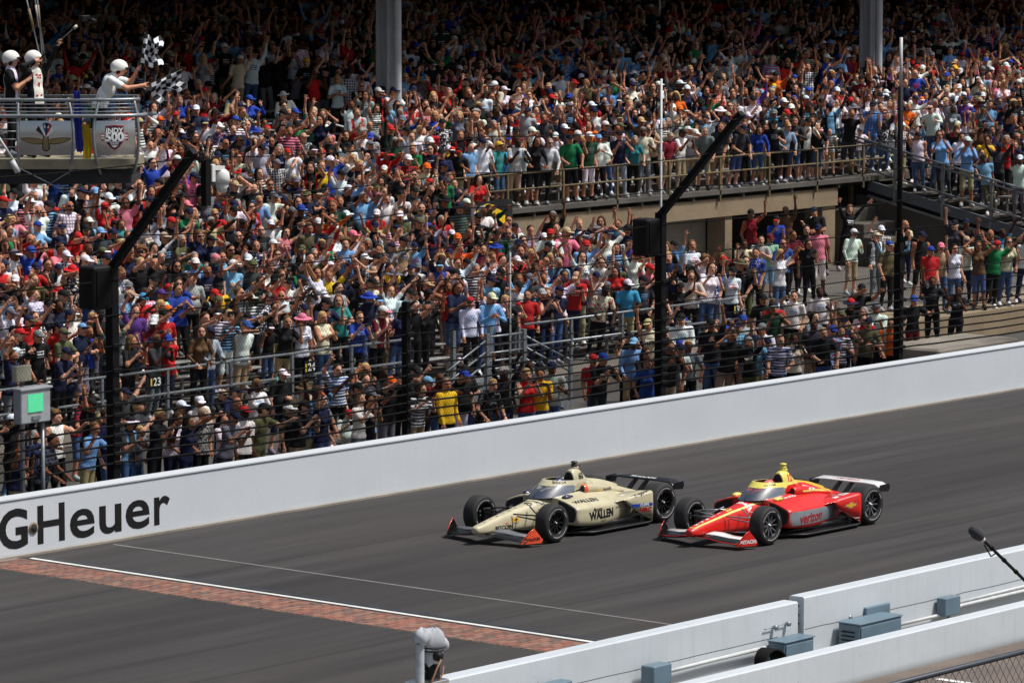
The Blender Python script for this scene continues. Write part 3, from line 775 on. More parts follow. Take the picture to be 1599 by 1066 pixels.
def decal(txt, o, u, v, cast, size, mt, par, bvh, bold=0.0, xs=1.0, shear=0.0, name='lettering', off=0.004, mesh=None, sub=1, space=1.0):
    """lettering laid onto the bodywork: u = reading direction, v = up, cast = direction towards the surface"""
    me = mesh or text_mesh(txt, size, bold, xs, shear, space=space)
    o, u, v, cast = Vector(o), Vector(u).normalized(), Vector(v).normalized(), Vector(cast).normalized()
    bm = bmesh.new(); bm.from_mesh(me); bpy.data.meshes.remove(me)
    if sub: bmesh.ops.subdivide_edges(bm, edges=[e for e in bm.edges if e.calc_length() > 0.05], cuts=2, use_grid_fill=False); bmesh.ops.triangulate(bm, faces=bm.faces)
    dead = []
    for q in bm.verts:
        p = o + u*q.co.x + v*q.co.y
        hit, nrm, _, _ = bvh.ray_cast(p - cast*0.6, cast, 2.6)
        if hit is None: dead.append(q)
        else: q.co = hit - cast*off
    bmesh.ops.delete(bm, geom=dead, context='VERTS')
    me2 = bpy.data.meshes.new(name); bm.to_mesh(me2); bm.free(); me2.materials.append(mt)
    return link(name, me2, par)

def quad_mesh(w, h, nx=10, ny=3, skew=0.0):
    vs = [((i/nx-.5)*w + (j/ny-.5)*h*skew, (j/ny-.5)*h, 0) for j in range(ny+1) for i in range(nx+1)]
    fs = [(j*(nx+1)+i, j*(nx+1)+i+1, (j+1)*(nx+1)+i+1, (j+1)*(nx+1)+i) for j in range(ny) for i in range(nx)]
    me = bpy.data.meshes.new('patch'); me.from_pydata(vs, [], fs); return me

def path_decal(pts, width, side, cast, mt, par, bvh, name='stripe', off=0.0025):
    """a painted stripe: polyline dropped onto the body"""
    pts = [Vector(p) for p in pts]; fine = []
    for a, c in zip(pts, pts[1:]):
        for k in range(8): fine.append(a.lerp(c, k/8))
    fine.append(pts[-1]); side = Vector(side).normalized(); cast = Vector(cast).normalized()
    vs, fs, bad = [], [], []
    for p in fine:
        for s in (-1, -0.33, 0.33, 1):
            q = p + side*s*width/2; hit, nrm, _, _ = bvh.ray_cast(q - cast*0.6, cast, 2.6)
            bad.append(hit is None); vs.append((hit if hit is not None else q) - cast*off)
    for i in range(len(fine)-1):
        for j in range(3):
            f = (i*4+j, i*4+j+1, i*4+5+j, i*4+4+j)
            if not any(bad[q] for q in f): fs.append(f)
    me = bpy.data.meshes.new(name); me.from_pydata(vs, [], fs); me.materials.append(mt)
    return link(name, me, par)

def wheel(par, x, y, rad, wid, side, rim_face, spoke, arcs):
    """side=+1 outer face towards +y"""
    t = link('wheel', None, par, loc=(x, y, rad)); 
    h = wid/2
    prof = [(rad*0.60, -h*0.86), (rad*0.66, -h*0.97), (rad*0.80, -h), (rad*0.93, -h*0.93), (rad*0.985, -h*0.78), (rad, -h*0.5), (rad*1.003, 0),
            (rad, h*0.5), (rad*0.985, h*0.78), (rad*0.93, h*0.93), (rad*0.80, h), (rad*0.66, h*0.97), (rad*0.60, h*0.86)]
    b = MB(); b.lathe(prof, 56, 'y', closed=True)
    me_n = len(b.f)
    for i in range(me_n):
        q = i % 13
        if 4 <= q <= 7: b.m[i] = 1
    b.build('tyre', [M['tyre'], M['tyre_tread']], t)
    s = side
    b = MB(); b.lathe([(rad*0.60, s*h*0.86), (rad*0.615, s*h*0.92), (rad*0.59, s*h*0.93), (rad*0.55, s*h*0.80), (rad*0.53, s*h*0.2), (rad*0.53, -s*h*0.8), (rad*0.60, -s*h*0.86)], 40, 'y')
    b.build('rim', rim_face, t)
    b = MB(); n = 10
    for k in range(n):
        a = 2*math.pi*k/n
        d = Vector((math.cos(a), 0, math.sin(a)))
        b.bar(d*rad*0.13 + Vector((0, s*h*0.55, 0)), d*rad*0.55 + Vector((0, s*h*0.72, 0)), rad*0.075, 0.03, (0, 1, 0))
    b.build('spokes', spoke, t)
    b = MB(); b.lathe([(0, s*h*0.80), (rad*0.07, s*h*0.80), (rad*0.08, s*h*0.70), (rad*0.17, s*h*0.62), (rad*0.17, s*h*0.3)], 18, 'y'); b.build('hub', spoke, t)
    b = MB(); b.lathe([(0, s*h*0.86), (rad*0.05, s*h*0.86), (rad*0.06, s*h*0.78)], 12, 'y'); b.build('wheel_nut', M['rim_silver'], t)
    b = MB(); b.lathe([(rad*0.20, -s*h*0.1), (rad*0.50, -s*h*0.1), (rad*0.50, -s*h*0.3)], 24, 'y'); b.build('brake_disc', M['carbon'], t)
    for ss in (s, -s):
        b = MB()
        for a0, a1 in arcs:
            vs, fs = [], []
            for k in range(15):
                a = R(a0 + (a1-a0)*k/14)
                for rr in (0.735, 0.775): vs.append((math.cos(a)*rad*rr, ss*(h*(0.985 if rr < .75 else 0.992)+0.003), math.sin(a)*rad*rr))
            for k in range(14): fs.append((2*k, 2*k+1, 2*k+3, 2*k+2))
            b.add(vs, fs)
        b.build('sidewall_stripe', M['tyre_mark'], t, fix=False)
    return t

def tube_part(par, name, pts, r, mt, n=8, flat=1.0):
    b = MB(); b.tube(pts, r, n); return b.build(name, mt, par)

FX, RX = 1.56, -1.53
def race_car(name, label, loc, c, rotz):
    car = thing(name, label, 'race car', loc, rotz, 'race cars side by side on the track')
    # ---- tub and nose
    st = [(2.70, .035, .22, .285, 2.2, .0), (2.66, .085, .175, .315, 2.4, .1), (2.50, .125, .155, .355, 2.7, .2), (2.20, .150, .145, .415, 3.0, .30),
          (1.85, .175, .135, .480, 3.2, .34), (FX, .200, .125, .530, 3.3, .34), (1.25, .240, .11, .585, 3.3, .30), (1.00, .290, .10, .630, 3.3, .24),
          (.70, .345, .09, .665, 3.3, .18), (.30, .385, .08, .690, 3.4, .14), (-.10, .40, .08, .715, 3.4, .14), (-.30, .40, .08, .70, 3.4, .2)]
    b = MB(); b.loft([sec(*r[:5], taper=r[5], N=36) for r in smooth_stations(st, 5)]); tub = b.build('nose_and_tub', c['body'], car)
    # ---- engine cover with airbox
    st = [(.02, .40, .10, .76, 3.4, .25), (-.25, .40, .12, .80, 3.0, .55), (-.60, .37, .12, .80, 2.7, .66), (-1.0, .31, .12, .70, 2.5, .70), (-1.4, .22, .14, .58, 2.4, .70), (-1.85, .12, .20, .46, 2.4, .5)]
    b = MB(); b.loft([sec(*r[:5], taper=min(r[5], .8), N=36) for r in smooth_stations(st, 5)]); eng = b.build('engine_cover', c['body'], car)
    st = [(.07, .150, .66, .99, 2.7, .35), (.05, .160, .66, 1.03, 2.7, .40), (-.05, .168, .66, 1.06, 2.7, .46), (-.17, .168, .65, 1.035, 2.6, .50), (-.30, .165, .63, .93, 2.5, .52), (-.42, .155, .60, .85, 2.4, .55), (-.85, .11, .55, .77, 2.4, .6), (-1.3, .06, .5, .64, 2.2, .5)]
    b = MB(); b.loft([sec(*r[:5], taper=min(r[5], .8), N=28) for r in smooth_stations(st, 5)]); air = b.build('airbox', c['air'], car)
    b = MB(); b.loft([sec(.080, .128, .72, .995, 2.6, .36), sec(.068, .134, .715, 1.0, 2.6, .36)]); b.build('air_intake', M['roof_dark'], air)
    b = MB(); b.bbox((-.17, -.05, 1.04), (-.03, .05, 1.085), .012); pod = b.build('camera_mount', c['pod'], car)
    b = MB(); b.lathe([(0, 1.086), (.055, 1.086), (.06, 1.10), (.06, 1.125), (.045, 1.13), (.045, 1.145), (.065, 1.15), (.062, 1.175), (.03, 1.185), (0, 1.185)], 16, 'z', (-.09, 0, 0)); b.build('camera_pod', c['podtop'], pod)
    b = MB(); b.box((-.24, -.012, 1.07), (-.17, .012, 1.09)); b.build('antenna', M['carbon'], pod)
    # ---- sidepods
    pods = []
    for s in (1, -1):
        rings = []
        # outline points: inner top, crest, outer top, outer mid, outer bottom, inner bottom
        tab = [( .86, .37, .640, .60, .585, .80, .500, .83, .42, .80, .24),
               ( .78, .37, .655, .60, .600, .82, .515, .855, .42, .82, .20),
               ( .50, .38, .680, .60, .615, .81, .515, .85, .40, .82, .17),
               ( .10, .39, .700, .58, .620, .78, .505, .82, .38, .79, .14),
               (-.30, .37, .690, .54, .600, .72, .490, .76, .36, .70, .12),
               (-.70, .33, .640, .48, .550, .64, .46, .67, .34, .58, .11),
               (-1.10, .26, .560, .38, .480, .50, .42, .53, .30, .45, .11),
               (-1.45, .18, .480, .25, .42, .32, .37, .34, .26, .30, .12)]
        for r in smooth_stations(tab, 5):
            x = r[0]; q = [(r[1], r[2]), (r[3], r[4]), (r[5], r[6]), (r[7], r[8]), (r[9], r[10])]
            pl = []
            ctrl = [(q[0][0]-.1, q[0][1])] + q + [(q[4][0]-.25, q[4][1]-.02)]
            for r2 in smooth_stations(ctrl, 5): pl.append((x, s*r2[0], r2[1]))
            pl += [(x, s*.2, .12), (x, s*.2, .5)]
            rings.append(pl)
        b = MB(); b.loft(rings if s > 0 else [list(reversed(g)) for g in rings]); sp = b.build('sidepod', c['body'], car); pods.append(sp)
        b = MB(); b.loft([[(.868, s*y, z) for y, z in ((.42, .26), (.74, .25), (.79, .30), (.805, .42), (.77, .49), (.58, .565), (.42, .60))], [(.862, s*y, z) for y, z in ((.41, .25), (.75, .24), (.80, .30), (.815, .42), (.78, .495), (.58, .572), (.41, .61))]]); b.build('radiator_intake', M['roof_dark'], sp)
        # upper cooling inlet beside the driver
        st = [(.17, .06, .665, .80), (.10, .075, .65, .815), (-.10, .085, .64, .81), (-.45, .075, .60, .755), (-.85, .05, .56, .66), (-1.15, .02, .54, .58)]
        b = MB(); b.loft([sec(r[0], r[1], r[2], r[3], 2.2, 0.1, 18, y0=s*(.40 if r[0] > -.2 else .40-.12*(-.2-r[0])/1.0)) for r in smooth_stations(st, 4)]); ip = b.build('cooling_duct', c['body'], car)
        b = MB(); b.loft([sec(.176, .048, .68, .79, 2.2, 0.1, 16, y0=s*.402), sec(.172, .052, .675, .795, 2.2, .1, 16, y0=s*.402)]); b.build('duct_mouth', M['roof_dark'], ip)
        if c.get('duct_ring'):
            b = MB(); b.loft([sec(.17, .066, .658, .81, 2.2, 0.1, 18, y0=s*.402), sec(.135, .080, .645, .826, 2.2, .1, 18, y0=s*.402), sec(.09, .080, .645, .82, 2.2, .1, 18, y0=s*.402)], cap=False); b.build('duct_ring', c['duct_ring'], ip)
        # rear wheel ramp: flared panel just ahead of the rear tyre with its top deck
        def ramp_ring(f):
            x = -.28 - f*.90
            yo = .70 + .25*f**.8; zt = .475 + .135*f**.9
            zb = zt - (.02 + .515*max(0, (f-.32)/.68)**.75) if f > .32 else zt - .02
            yi = .45 - .10*f; zi = .535 + .01*f
            return [(x, s*yi, zi-.06), (x, s*yi, zi), (x, s*(yi*.5+yo*.5), (zi+zt)/2+.012), (x, s*(yo-.05), zt+.004), (x, s*(yo-.012), zt-.012), (x, s*yo, zt-.04 if f > .4 else zt-.012), (x, s*(yo+.005), (zt+zb)/2-.01), (x, s*yo, zb), (x, s*(yo-.03), zb), (x, s*(yo-.05), zt-.05)]
        b = MB(); rr = [ramp_ring(k/14) for k in range(15)]
        b.loft(rr, smooth=True); rp = b.build('wheel_ramp', c['body'], car); pods.append(rp)
    # ---- floor, splitter, diffuser
    out = [(.98, .30), (.95, .52), (.78, .70), (.60, .90), (.50, .965), (.2, .975), (-1.0, .975), (-1.18, .93), (-1.22, .60), (-1.95, .45), (-1.95, 0)]
    poly = out + [(x, -y) for x, y in reversed(out[:-1])]
    b = MB(); b.prism(poly, (0, 0, .035), (1, 0, 0), (0, 1, 0), (0, 0, .03)); fl = b.build('floor', M['carbon'], car)
    for s in (1, -1):
        pts = [(x, s*(y+.004), .062) for x, y in out[2:8]]
        b = MB(); b.tube(pts, .014, 6); b.build('floor_edge', M['carbon_edge'], fl)
        b = MB(); b.loft([[(x, s*yi, .066), (x, s*(yi+.03), .066), (x, s*(yi+.02), .066+h), (x, s*(yi+.005), .066+h)] for x, yi, h in ((.75, .60, .02), (.3, .68, .07), (-.4, .70, .09), (-.95, .82, .12))]); b.build('floor_strake', M['carbon'], fl)
    b = MB(); b.box((-2.0, -.40, .10), (-1.55, .40, .13)); b.box((-1.98, -.09, .13), (-1.6, .09, .40)); b.build('gearbox', M['carbon'], car)
    # ---- front wing
    for s in (1, -1):
        def el(x0, x1, y, z, th, tw):
            return [(x0, s*y, z), (x0-.03, s*y, z+th), ((x0+x1)/2, s*y, z+th*1.2+tw*.5), (x1, s*y, z+tw), ((x0+x1)/2, s*y, z-th*.3+tw*.35)]
        b = MB(); b.loft([el(2.52, 2.22, .10, .165, .02, .045), el(2.48, 2.16, .30, .15, .02, .05), el(2.44, 2.14, .45, .115, .018, .05), el(2.41, 2.10, .72, .095, .018, .055), el(2.37, 2.05, .90, .09, .018, .06)]); b.build('front_wing', c['fw'], car)
        b = MB(); b.loft([el(2.40, 2.32, .14, .195, .012, .01), el(2.38, 2.22, .22, .20, .014, .045), el(2.32, 2.12, .34, .185, .014, .045), el(2.26, 2.08, .55, .155, .012, .03), el(2.22, 2.04, .86, .145, .012, .025)]); b.build('front_flap', c['flap'], car)
        # edges of the main plane
        b = MB(); b.tube([(2.523, s*.12, .165), (2.483, s*.30, .15), (2.443, s*.45, .115), (2.413, s*.72, .095), (2.373, s*.90, .09)], .008, 6); b.build('wing_lip', c['lip'], car)
        o = (0, s*.885, 0)
        ep = MB(); A = [Vector((2.43, s*.86, .055)), Vector((2.02, s*.975, .045)), Vector((1.98, s*.985, .095)), Vector((2.10, s*.955, .24)), Vector((2.17, s*.94, .315)), Vector((2.26, s*.915, .26)), Vector((2.42, s*.865, .10))]
        th = Vector((0, -s*.014, 0)); n = len(A); ep.add(A + [p+th for p in A], [tuple(range(n)), tuple(range(2*n-1, n-1, -1))] + [(i, (i+1) % n, n+(i+1) % n, n+i) for i in range(n)])
        epo = ep.build('wing_endplate', c['ep'] if s > 0 else c['ep_in'], car)
        b = MB(); b.bar((2.44, s*.868, .045), (2.00, s*.99, .038), .05, .018); b.build('endplate_foot', M['carbon'], epo)
        b = MB(); b.tube([A[6]+Vector((0, s*.002, 0)), A[5]+Vector((0, s*.002, 0)), A[4]+Vector((0, s*.002, 0))], .008, 5); b.build('endplate_edge', c['ep'], epo)
        if s > 0: ep_bvh = bvh_of([epo])
    # ---- rear wing
    def rw(y, z, xo=0.0):
        return [(-1.98+xo, y, z), (-2.02+xo, y, z+.022), (-2.13+xo, y, z+.030), (-2.26+xo, y, z+.034), (-2.28+xo, y, z+.026), (-2.13+xo, y, z+.010)]
    b = MB(); b.loft([rw(-.78, .565, -.02), rw(-.73, .60), rw(-.66, .635), rw(-.45, .645), rw(0, .645), rw(.45, .645), rw(.66, .635), rw(.73, .60), rw(.78, .565, -.02)]); rwo = b.build('rear_wing', c['rw'], car)
    for s in (1, -1):
        b = MB(); b.prism([(-1.97, .53), (-2.26, .505), (-2.31, .58), (-2.28, .65), (-1.99, .64)], (0, s*.78, 0), (1, 0, 0), (0, 0, 1), (0, s*.014, 0)); b.build('wing_tip', M['carbon'], rwo)
        b = MB(); b.prism([(-1.60, .36), (-1.78, .36), (-2.16, .66), (-2.05, .665), (-1.92, .60)], (0, s*.13-.012, 0), (1, 0, 0), (0, 0, 1), (0, .024, 0)); b.build('wing_pylon', M['carbon'], car)
    # ---- cockpit and aeroscreen
    b = MB(); b.loft([sec(.90, .20, .60, .672, 2.2), sec(.70, .275, .60, .700, 2.2), sec(.40, .30, .60, .722, 2.2), sec(.12, .29, .60, .745, 2.2)]); b.build('cockpit', M['roof_dark'], car)
    NU = 25
    def U(x_f, x_b, w, z_f, z_b, t):
        a = math.pi*(t-.5); y = w*math.sin(a); f = math.cos(a)**.62 if math.cos(a) > 0 else 0
        return Vector((x_b + (x_f-x_b)*f, y, z_b + (z_f-z_b)*f))
    base = [U(1.08, .18, .355, .625, .69, k/(NU-1)) for k in range(NU)]
    top = [U(.775, .0, .335, .845, .81, k/(NU-1)) for k in range(NU)]
    mid = [base[k].lerp(top[k], .5) + Vector((.015, 0, .01)) for k in range(NU)]
    b = MB(); b.loft([base, mid, top], closed=False, cap=False); b.build('aeroscreen', M['screen_glass'], car, fix=False)
    topo = [U(.80, -.10, .345, .835, .79, k/(NU-1)) for k in range(NU)]; topu = [U(.69, -.06, .315, .915, .875, k/(NU-1)) for k in range(NU)]
    topi = [U(.63, -.04, .265, .918, .878, k/(NU-1)) for k in range(NU)]; topj = [U(.66, -.04, .285, .845, .80, k/(NU-1)) for k in range(NU)]
    vs = []
    for k in range(NU): vs += [topo[k], topu[k], topi[k], topj[k]]
    fs = [(4*k+j, 4*k+(j+1) % 4, 4*k+4+(j+1) % 4, 4*k+4+j) for k in range(NU-1) for j in range(4)] + [(0, 1, 2, 3), tuple(4*NU-4+j for j in (3, 2, 1, 0))]
    b = MB(); b.add(vs, fs, False)
    for i in range(len(fs)-2): b.m[i] = 1 if i % 4 in (2, 3) else 0
    ring = b.build('screen_frame', [c['ring'], M['carbon']], car)
    b = MB(); b.tube([base[NU//2]+Vector((.0, 0, .0)), top[NU//2]+Vector((-.03, 0, 0))], .010, 6); b.build('centre_strut', M['carbon'], car)
    b = MB(); b.tube([p + Vector((.004, 0, .002)) for p in base], .010, 5); b.build('screen_seal', M['carbon'], car)
    for s in (1, -1):
        b = MB(); b.prism([(.16, .68), (.36, .70), (.22, .85), (-.02, .85)], (0, s*.335, 0), (1, 0, 0), (0, 0, 1), (0, s*.012, 0)); b.build('side_window_frame', c['body'] if not c.get('dark_side') else M['carbon'], car)
        b = MB(); b.loft([sec(.05, .05, .66, .86, 2.6, 0, 14, y0=s*.31), sec(-.2, .05, .64, .85, 2.6, 0, 14, y0=s*.30)]); b.build('headrest', c['body'], car)
    # helmet
    b = MB(); blob(b, (.34, 0, .80), (.150, .115, .130), 7, 20, 14, 0.0); hm = b.build('driver_helmet', c['helmet'], car)
    b = MB(); b.loft([[(.34+.153*math.cos(a)*k, .118*math.sin(a)*k, z) for a in np.linspace(-1.25, 1.25, 15)] for z, k in ((.775, .99), (.80, 1.01), (.83, .985))], closed=False, cap=False); b.build('visor', M['skin_driver'], hm, fix=False)
    # hand on the wheel and steering wheel
    b = MB(); b.tube([(.62, -.12, .70), (.63, -.08, .73), (.63, .08, .73), (.62, .12, .70)], .015, 6); b.build('steering_wheel', M['carbon'], car)
    # ---- mirrors
    for s in (1, -1):
        b = MB(); blob(b, (.68, s*.455, .655), (.115, .07, .045), 3, 14, 10, 0.02); mr = b.build('mirror', c['mirror'], car)
        b = MB(); b.prism([(.65, .50), (.72, .50), (.71, .64), (.64, .64)], (0, s*.44, 0), (1, 0, 0), (0, 0, 1), (0, s*.02, 0)); b.build('mirror_stalk', c['stalk'], mr)
        b = MB(); b.prism([(.565, .635), (.57, .635), (.57, .68), (.565, .68)], (0, s*.41, 0), (1, 0, 0), (0, 0, 1), (0, s*.1, 0)); b.build('mirror_glass', M['rim_silver'], mr)
    # ---- suspension
    for s in (1, -1):
        am = c['arm']
        for pts in ([(1.80, s*.15, .45), (FX, s*.80, .44)], [(1.18, s*.22, .47), (FX, s*.80, .44)], [(1.80, s*.15, .17), (FX, s*.80, .20)], [(1.15, s*.22, .16), (FX, s*.80, .20)], [(1.40, s*.20, .54), (FX, s*.76, .24)], [(1.70, s*.16, .40), (FX+.12, s*.80, .36)]):
            tube_part(car, 'suspension_arm', pts, .014, am)
        b = MB(); b.bbox((FX-.10, s*.70-.04, .18), (FX+.10, s*.70+.06, .46), .02); b.build('brake_duct', M['carbon'], car)
        for pts in ([(-1.2, s*.22, .42), (RX, s*.72, .42)], [(-1.75, s*.12, .42), (RX, s*.72, .42)], [(-1.2, s*.25, .18), (RX, s*.72, .20)], [(-1.80, s*.12, .18), (RX, s*.72, .20)]):
            tube_part(car, 'suspension_arm', pts, .015, M['carbon'])
        for part, x, rad, w in (('front', FX, .335, .27), ('rear', RX, .350, .36)):
            wheel(car, x, s*(.97-w/2), rad, w, s, c['rimf'], c['spoke'], [(20, 115), (135, 160), (200, 295), (315, 340)])
    bod = bvh_of([tub, eng] + pods); airb = bvh_of([air]); ringb = bvh_of([ring]); rwb = bvh_of([rwo])
    return car, dict(tub=tub, eng=eng, body=bod, air=airb, ring=ringb, rw=rwb, ep=ep_bvh, pods=pods, airo=air)

# reading direction on the car's left side is backwards (-x); up is z; the surface lies towards -y
LS = dict(u=(-1, 0, 0), v=(0, 0, 1), cast=(0, -1, 0))
W_ = paint('white lettering', lin(236, 236, 232), 0.2, 0.5)
K_ = paint('black lettering', (0.008, 0.008, 0.009), 0.2, 0.5)
RED = paint('signal red paint', lin(222, 34, 26)); YEL = paint('pale yellow paint', lin(232, 220, 104)); GOLD = paint('gold yellow paint', lin(232, 176, 36))
SIL = mat('silver wrap', lin(176, 184, 190), 0.34, 0.55, var=0.06, scale=6, coat=0.3, space='obj')
SAND = paint('sand paint', lin(196, 188, 156), 0.3, 0.5, 0.08); ORG = paint('fluorescent orange paint', lin(248, 92, 52)); DKR = paint('dark red paint', lin(160, 14, 22)); BLU = paint('blue paint', lin(36, 74, 178))
LGY = paint('light grey paint', lin(232, 232, 230))

redcar, B_ = race_car('race_car', 'red and yellow open-wheel race car with silver sidepods, running behind', (57.17, 42.02, 0.012),
    dict(body=RED, air=YEL, pod=YEL, podtop=YEL, fw=M['carbon'], flap=LGY, lip=RED, ep=RED, ep_in=M['carbon'], rw=LGY, ring=YEL, helmet=paint('red white helmet', lin(226, 120, 110)), mirror=YEL, stalk=RED, arm=M['rim_silver'], rimf=M['rim_black'], spoke=M['rim_grey']), math.pi)
pod = B_['pods'][0]; pb = bvh_of([pod]); rb = bvh_of([B_['pods'][1]])
# silver wrap on the sidepod flank
def flank(par, bvh, mt, x0, x1, zt0, zt1, zb0, zb1, name='side_wrap', off=0.003):
    vs, fs = [], []; nx, nz = 30, 8
    for i in range(nx+1):
        f = i/nx; x = x0+(x1-x0)*f
        for j in range(nz+1):
            g = j/nz; z = (zb0+(zb1-zb0)*f)*(1-g) + (zt0+(zt1-zt0)*f)*g
            hit, nr, _, _ = bvh.ray_cast(Vector((x, 1.3, z)), Vector((0, -1, 0)), 1.2)
            if hit is None: hit = Vector((x, .7, z))
            vs.append(hit + Vector((0, off, 0)))
    for i in range(nx):
        for j in range(nz): fs.append((i*(nz+1)+j, (i+1)*(nz+1)+j, (i+1)*(nz+1)+j+1, i*(nz+1)+j+1))
    me = bpy.data.meshes.new(name); me.from_pydata(vs, [], fs); me.materials.append(mt); me.polygons.foreach_set('use_smooth', [True]*len(fs))
    return link(name, me, par)
flank(pod, pb, SIL, .845, -.75, .475, .425, .225, .185)
decal('verizon', (.18, 1.0, .315), mt=DKR, par=pod, bvh=pb, size=.245, bold=.006, shear=.12, xs=1.05, off=.007, **LS)
bow = bpy.data.meshes.new('bow'); pts = [(-.10, -.018), (-.035, -.018), (-.04, -.04), (.03, -.04), (.036, -.018), (.085, -.018), (.105, .018), (.04, .018), (.045, .04), (-.025, .04), (-.031, .018), (-.08, .018)]
def emblem(pts, scale=1.0):
    me = bpy.data.meshes.new('emblem'); me.from_pydata([(x*scale, y*scale, 0) for x, y in pts], [], [tuple(range(len(pts)))]); return me
decal('', (-.93, 1.1, .41), mt=M['rim_silver'], par=B_['pods'][1], bvh=rb, size=1, mesh=emblem(pts, 1.45), sub=0, name='bow_tie_emblem', **LS)
decal('', (-.93, 1.1, .41), mt=GOLD, par=B_['pods'][1], bvh=rb, size=1, mesh=emblem(pts, 1.15), sub=0, name='bow_tie_emblem', off=.007, **LS)
decal('Firestone', (-1.04, 1.1, .115), mt=W_, par=B_['pods'][1], bvh=rb, size=.050, **LS)
decal('F Firestone', (-1.05, 1.1, .17), mt=W_, par=B_['pods'][1], bvh=rb, size=.040, bold=.001, **LS)
TOP = dict(cast=(0, 0, -1))
rampT = rb
decal('12', (-1.02, .66, 1.0), u=(-1, 0, 0), v=(0, -1, 0), mt=W_, par=B_['pods'][1], bvh=rampT, size=1, mesh=quad_mesh(.20, .16), sub=0, name='sticker', **TOP)
decal('12', (-1.02, .66, 1.0), u=(-1, 0, 0), v=(0, -1, 0), mt=K_, par=B_['pods'][1], bvh=rampT, size=.10, bold=.004, off=.008, **TOP)
decal('', (-.74, .70, 1.0), u=(-1, 0, 0), v=(0, -1, 0), mt=W_, par=B_['pods'][1], bvh=rampT, size=1, mesh=quad_mesh(.13, .08), sub=0, name='sticker', **TOP)
decal('HITACHI', (2.185, 1.1, .12), mt=W_, par=redcar, bvh=B_['ep'], size=.086, bold=.004, **LS)
bd = bvh_of([B_['tub'], B_['eng']])
alls = B_['body']
# yellow pinstripes along the nose shoulders, running back under the screen
for s in (1, -1):
    path_decal([(2.58, s*.062, 1), (2.2, s*.080, 1), (1.56, s*.105, 1), (1.1, s*.155, 1), (.80, s*.225, 1)], .024, (0, 1, 0), (0, 0, -1), YEL, redcar, bd)
path_decal([(2.58, -.06, 1), (2.61, 0, 1), (2.58, .06, 1)], .024, (1, 0, 0), (0, 0, -1), YEL, redcar, bd)
path_decal([(.80, 1, .618), (.45, 1, .632), (.22, 1, .640)], .03, (0, 0, 1), (0, -1, 0), YEL, redcar, bd)
path_decal([(-.04, 1, .725), (-.4, 1, .705), (-.8, 1, .65), (-1.1, 1, .615)], .032, (0, 0, 1), (0, -1, 0), YEL, redcar, bvh_of([o for o in redcar.children if o.name.startswith(('cooling_duct', 'engine_cover'))]))
path_decal([(-.42, .0, 1.1), (-.9, 0, 1.1), (-1.5, 0, 1)], .13, (0, 1, 0), (0, 0, -1), GOLD, redcar, bvh_of([B_['airo'], B_['eng']]), off=.006)
NB = dict(u=(0, 1, 0), v=(-1, 0, 0), cast=(0, 0, -1))
decal('12', (1.58, .0, 1), mt=YEL, par=redcar, bvh=bd, size=.19, bold=.008, xs=.8, **NB)
decal('Shell', (1.16, .06, 1), mt=W_, par=redcar, bvh=bd, size=.15, bold=.004, **NB)
for i, chh in enumerate('Shell'):
    decal(chh, (2.46-.16*i, 0, 1), mt=W_, par=redcar, bvh=bd, size=.14, bold=.002, **NB)
cs = dict(u=(-1, 0, 0), v=(0, -.65, .76), cast=(0, -.76, -.65))
cb2 = bvh_of([o for o in redcar.children if o.name.startswith(('sidepod', 'nose_and'))])
decal('V-Power NiTRO+', (.40, .46, .66), mt=W_, par=redcar, bvh=cb2, size=.075, bold=.002, xs=.85, shear=.1, **cs)
decal('Shell', (.52, .40, .70), mt=W_, par=redcar, bvh=cb2, size=.060, bold=.001, **cs)
decal('12', (-.14, 1, .915), mt=RED, par=B_['airo'], bvh=B_['air'], size=.17, bold=.006, **LS)
decal('LUKAS', (.62, .23, .888), mt=K_, par=redcar, bvh=B_['ring'], size=.062, bold=.002, u=(-.62, .78, 0), v=(0, 0, 1), cast=(-.78, -.62, 0), xs=1.2)
decal('verizon', (-2.11, 0, 1), mt=RED, par=redcar, bvh=B_['rw'], size=.13, bold=.002, xs=1.3, u=(0, 1, 0), v=(-1, 0, 0), cast=(0, 0, -1))
dk = bvh_of([o for o in redcar.children if o.name.startswith(('cooling_duct', 'engine_cover'))])
decal('Shell', (-.42, 1, .735), mt=W_, par=redcar, bvh=dk, size=.07, bold=.001, **LS)
decal('', (-.28, 1, .745), mt=W_, par=redcar, bvh=dk, size=1, mesh=quad_mesh(.07, .035, 4, 2, .8), sub=0, name='sticker', **LS)
decal('verizon', (2.14, .62, 1), mt=RED, par=redcar, bvh=bvh_of([o for o in redcar.children if o.name.startswith('front_flap')]), size=.07, u=(0, 1, 0), v=(-1, 0, 0), cast=(0, 0, -1))
decal('verizon', (2.14, -.62, 1), mt=RED, par=redcar, bvh=bvh_of([o for o in redcar.children if o.name.startswith('front_flap')]), size=.07, u=(0, 1, 0), v=(-1, 0, 0), cast=(0, 0, -1))
decal('Shell', (.68, .9, .655), mt=K_, par=redcar, bvh=bvh_of([o for o in redcar.children if o.name.startswith('mirror')]), size=.045, **LS)

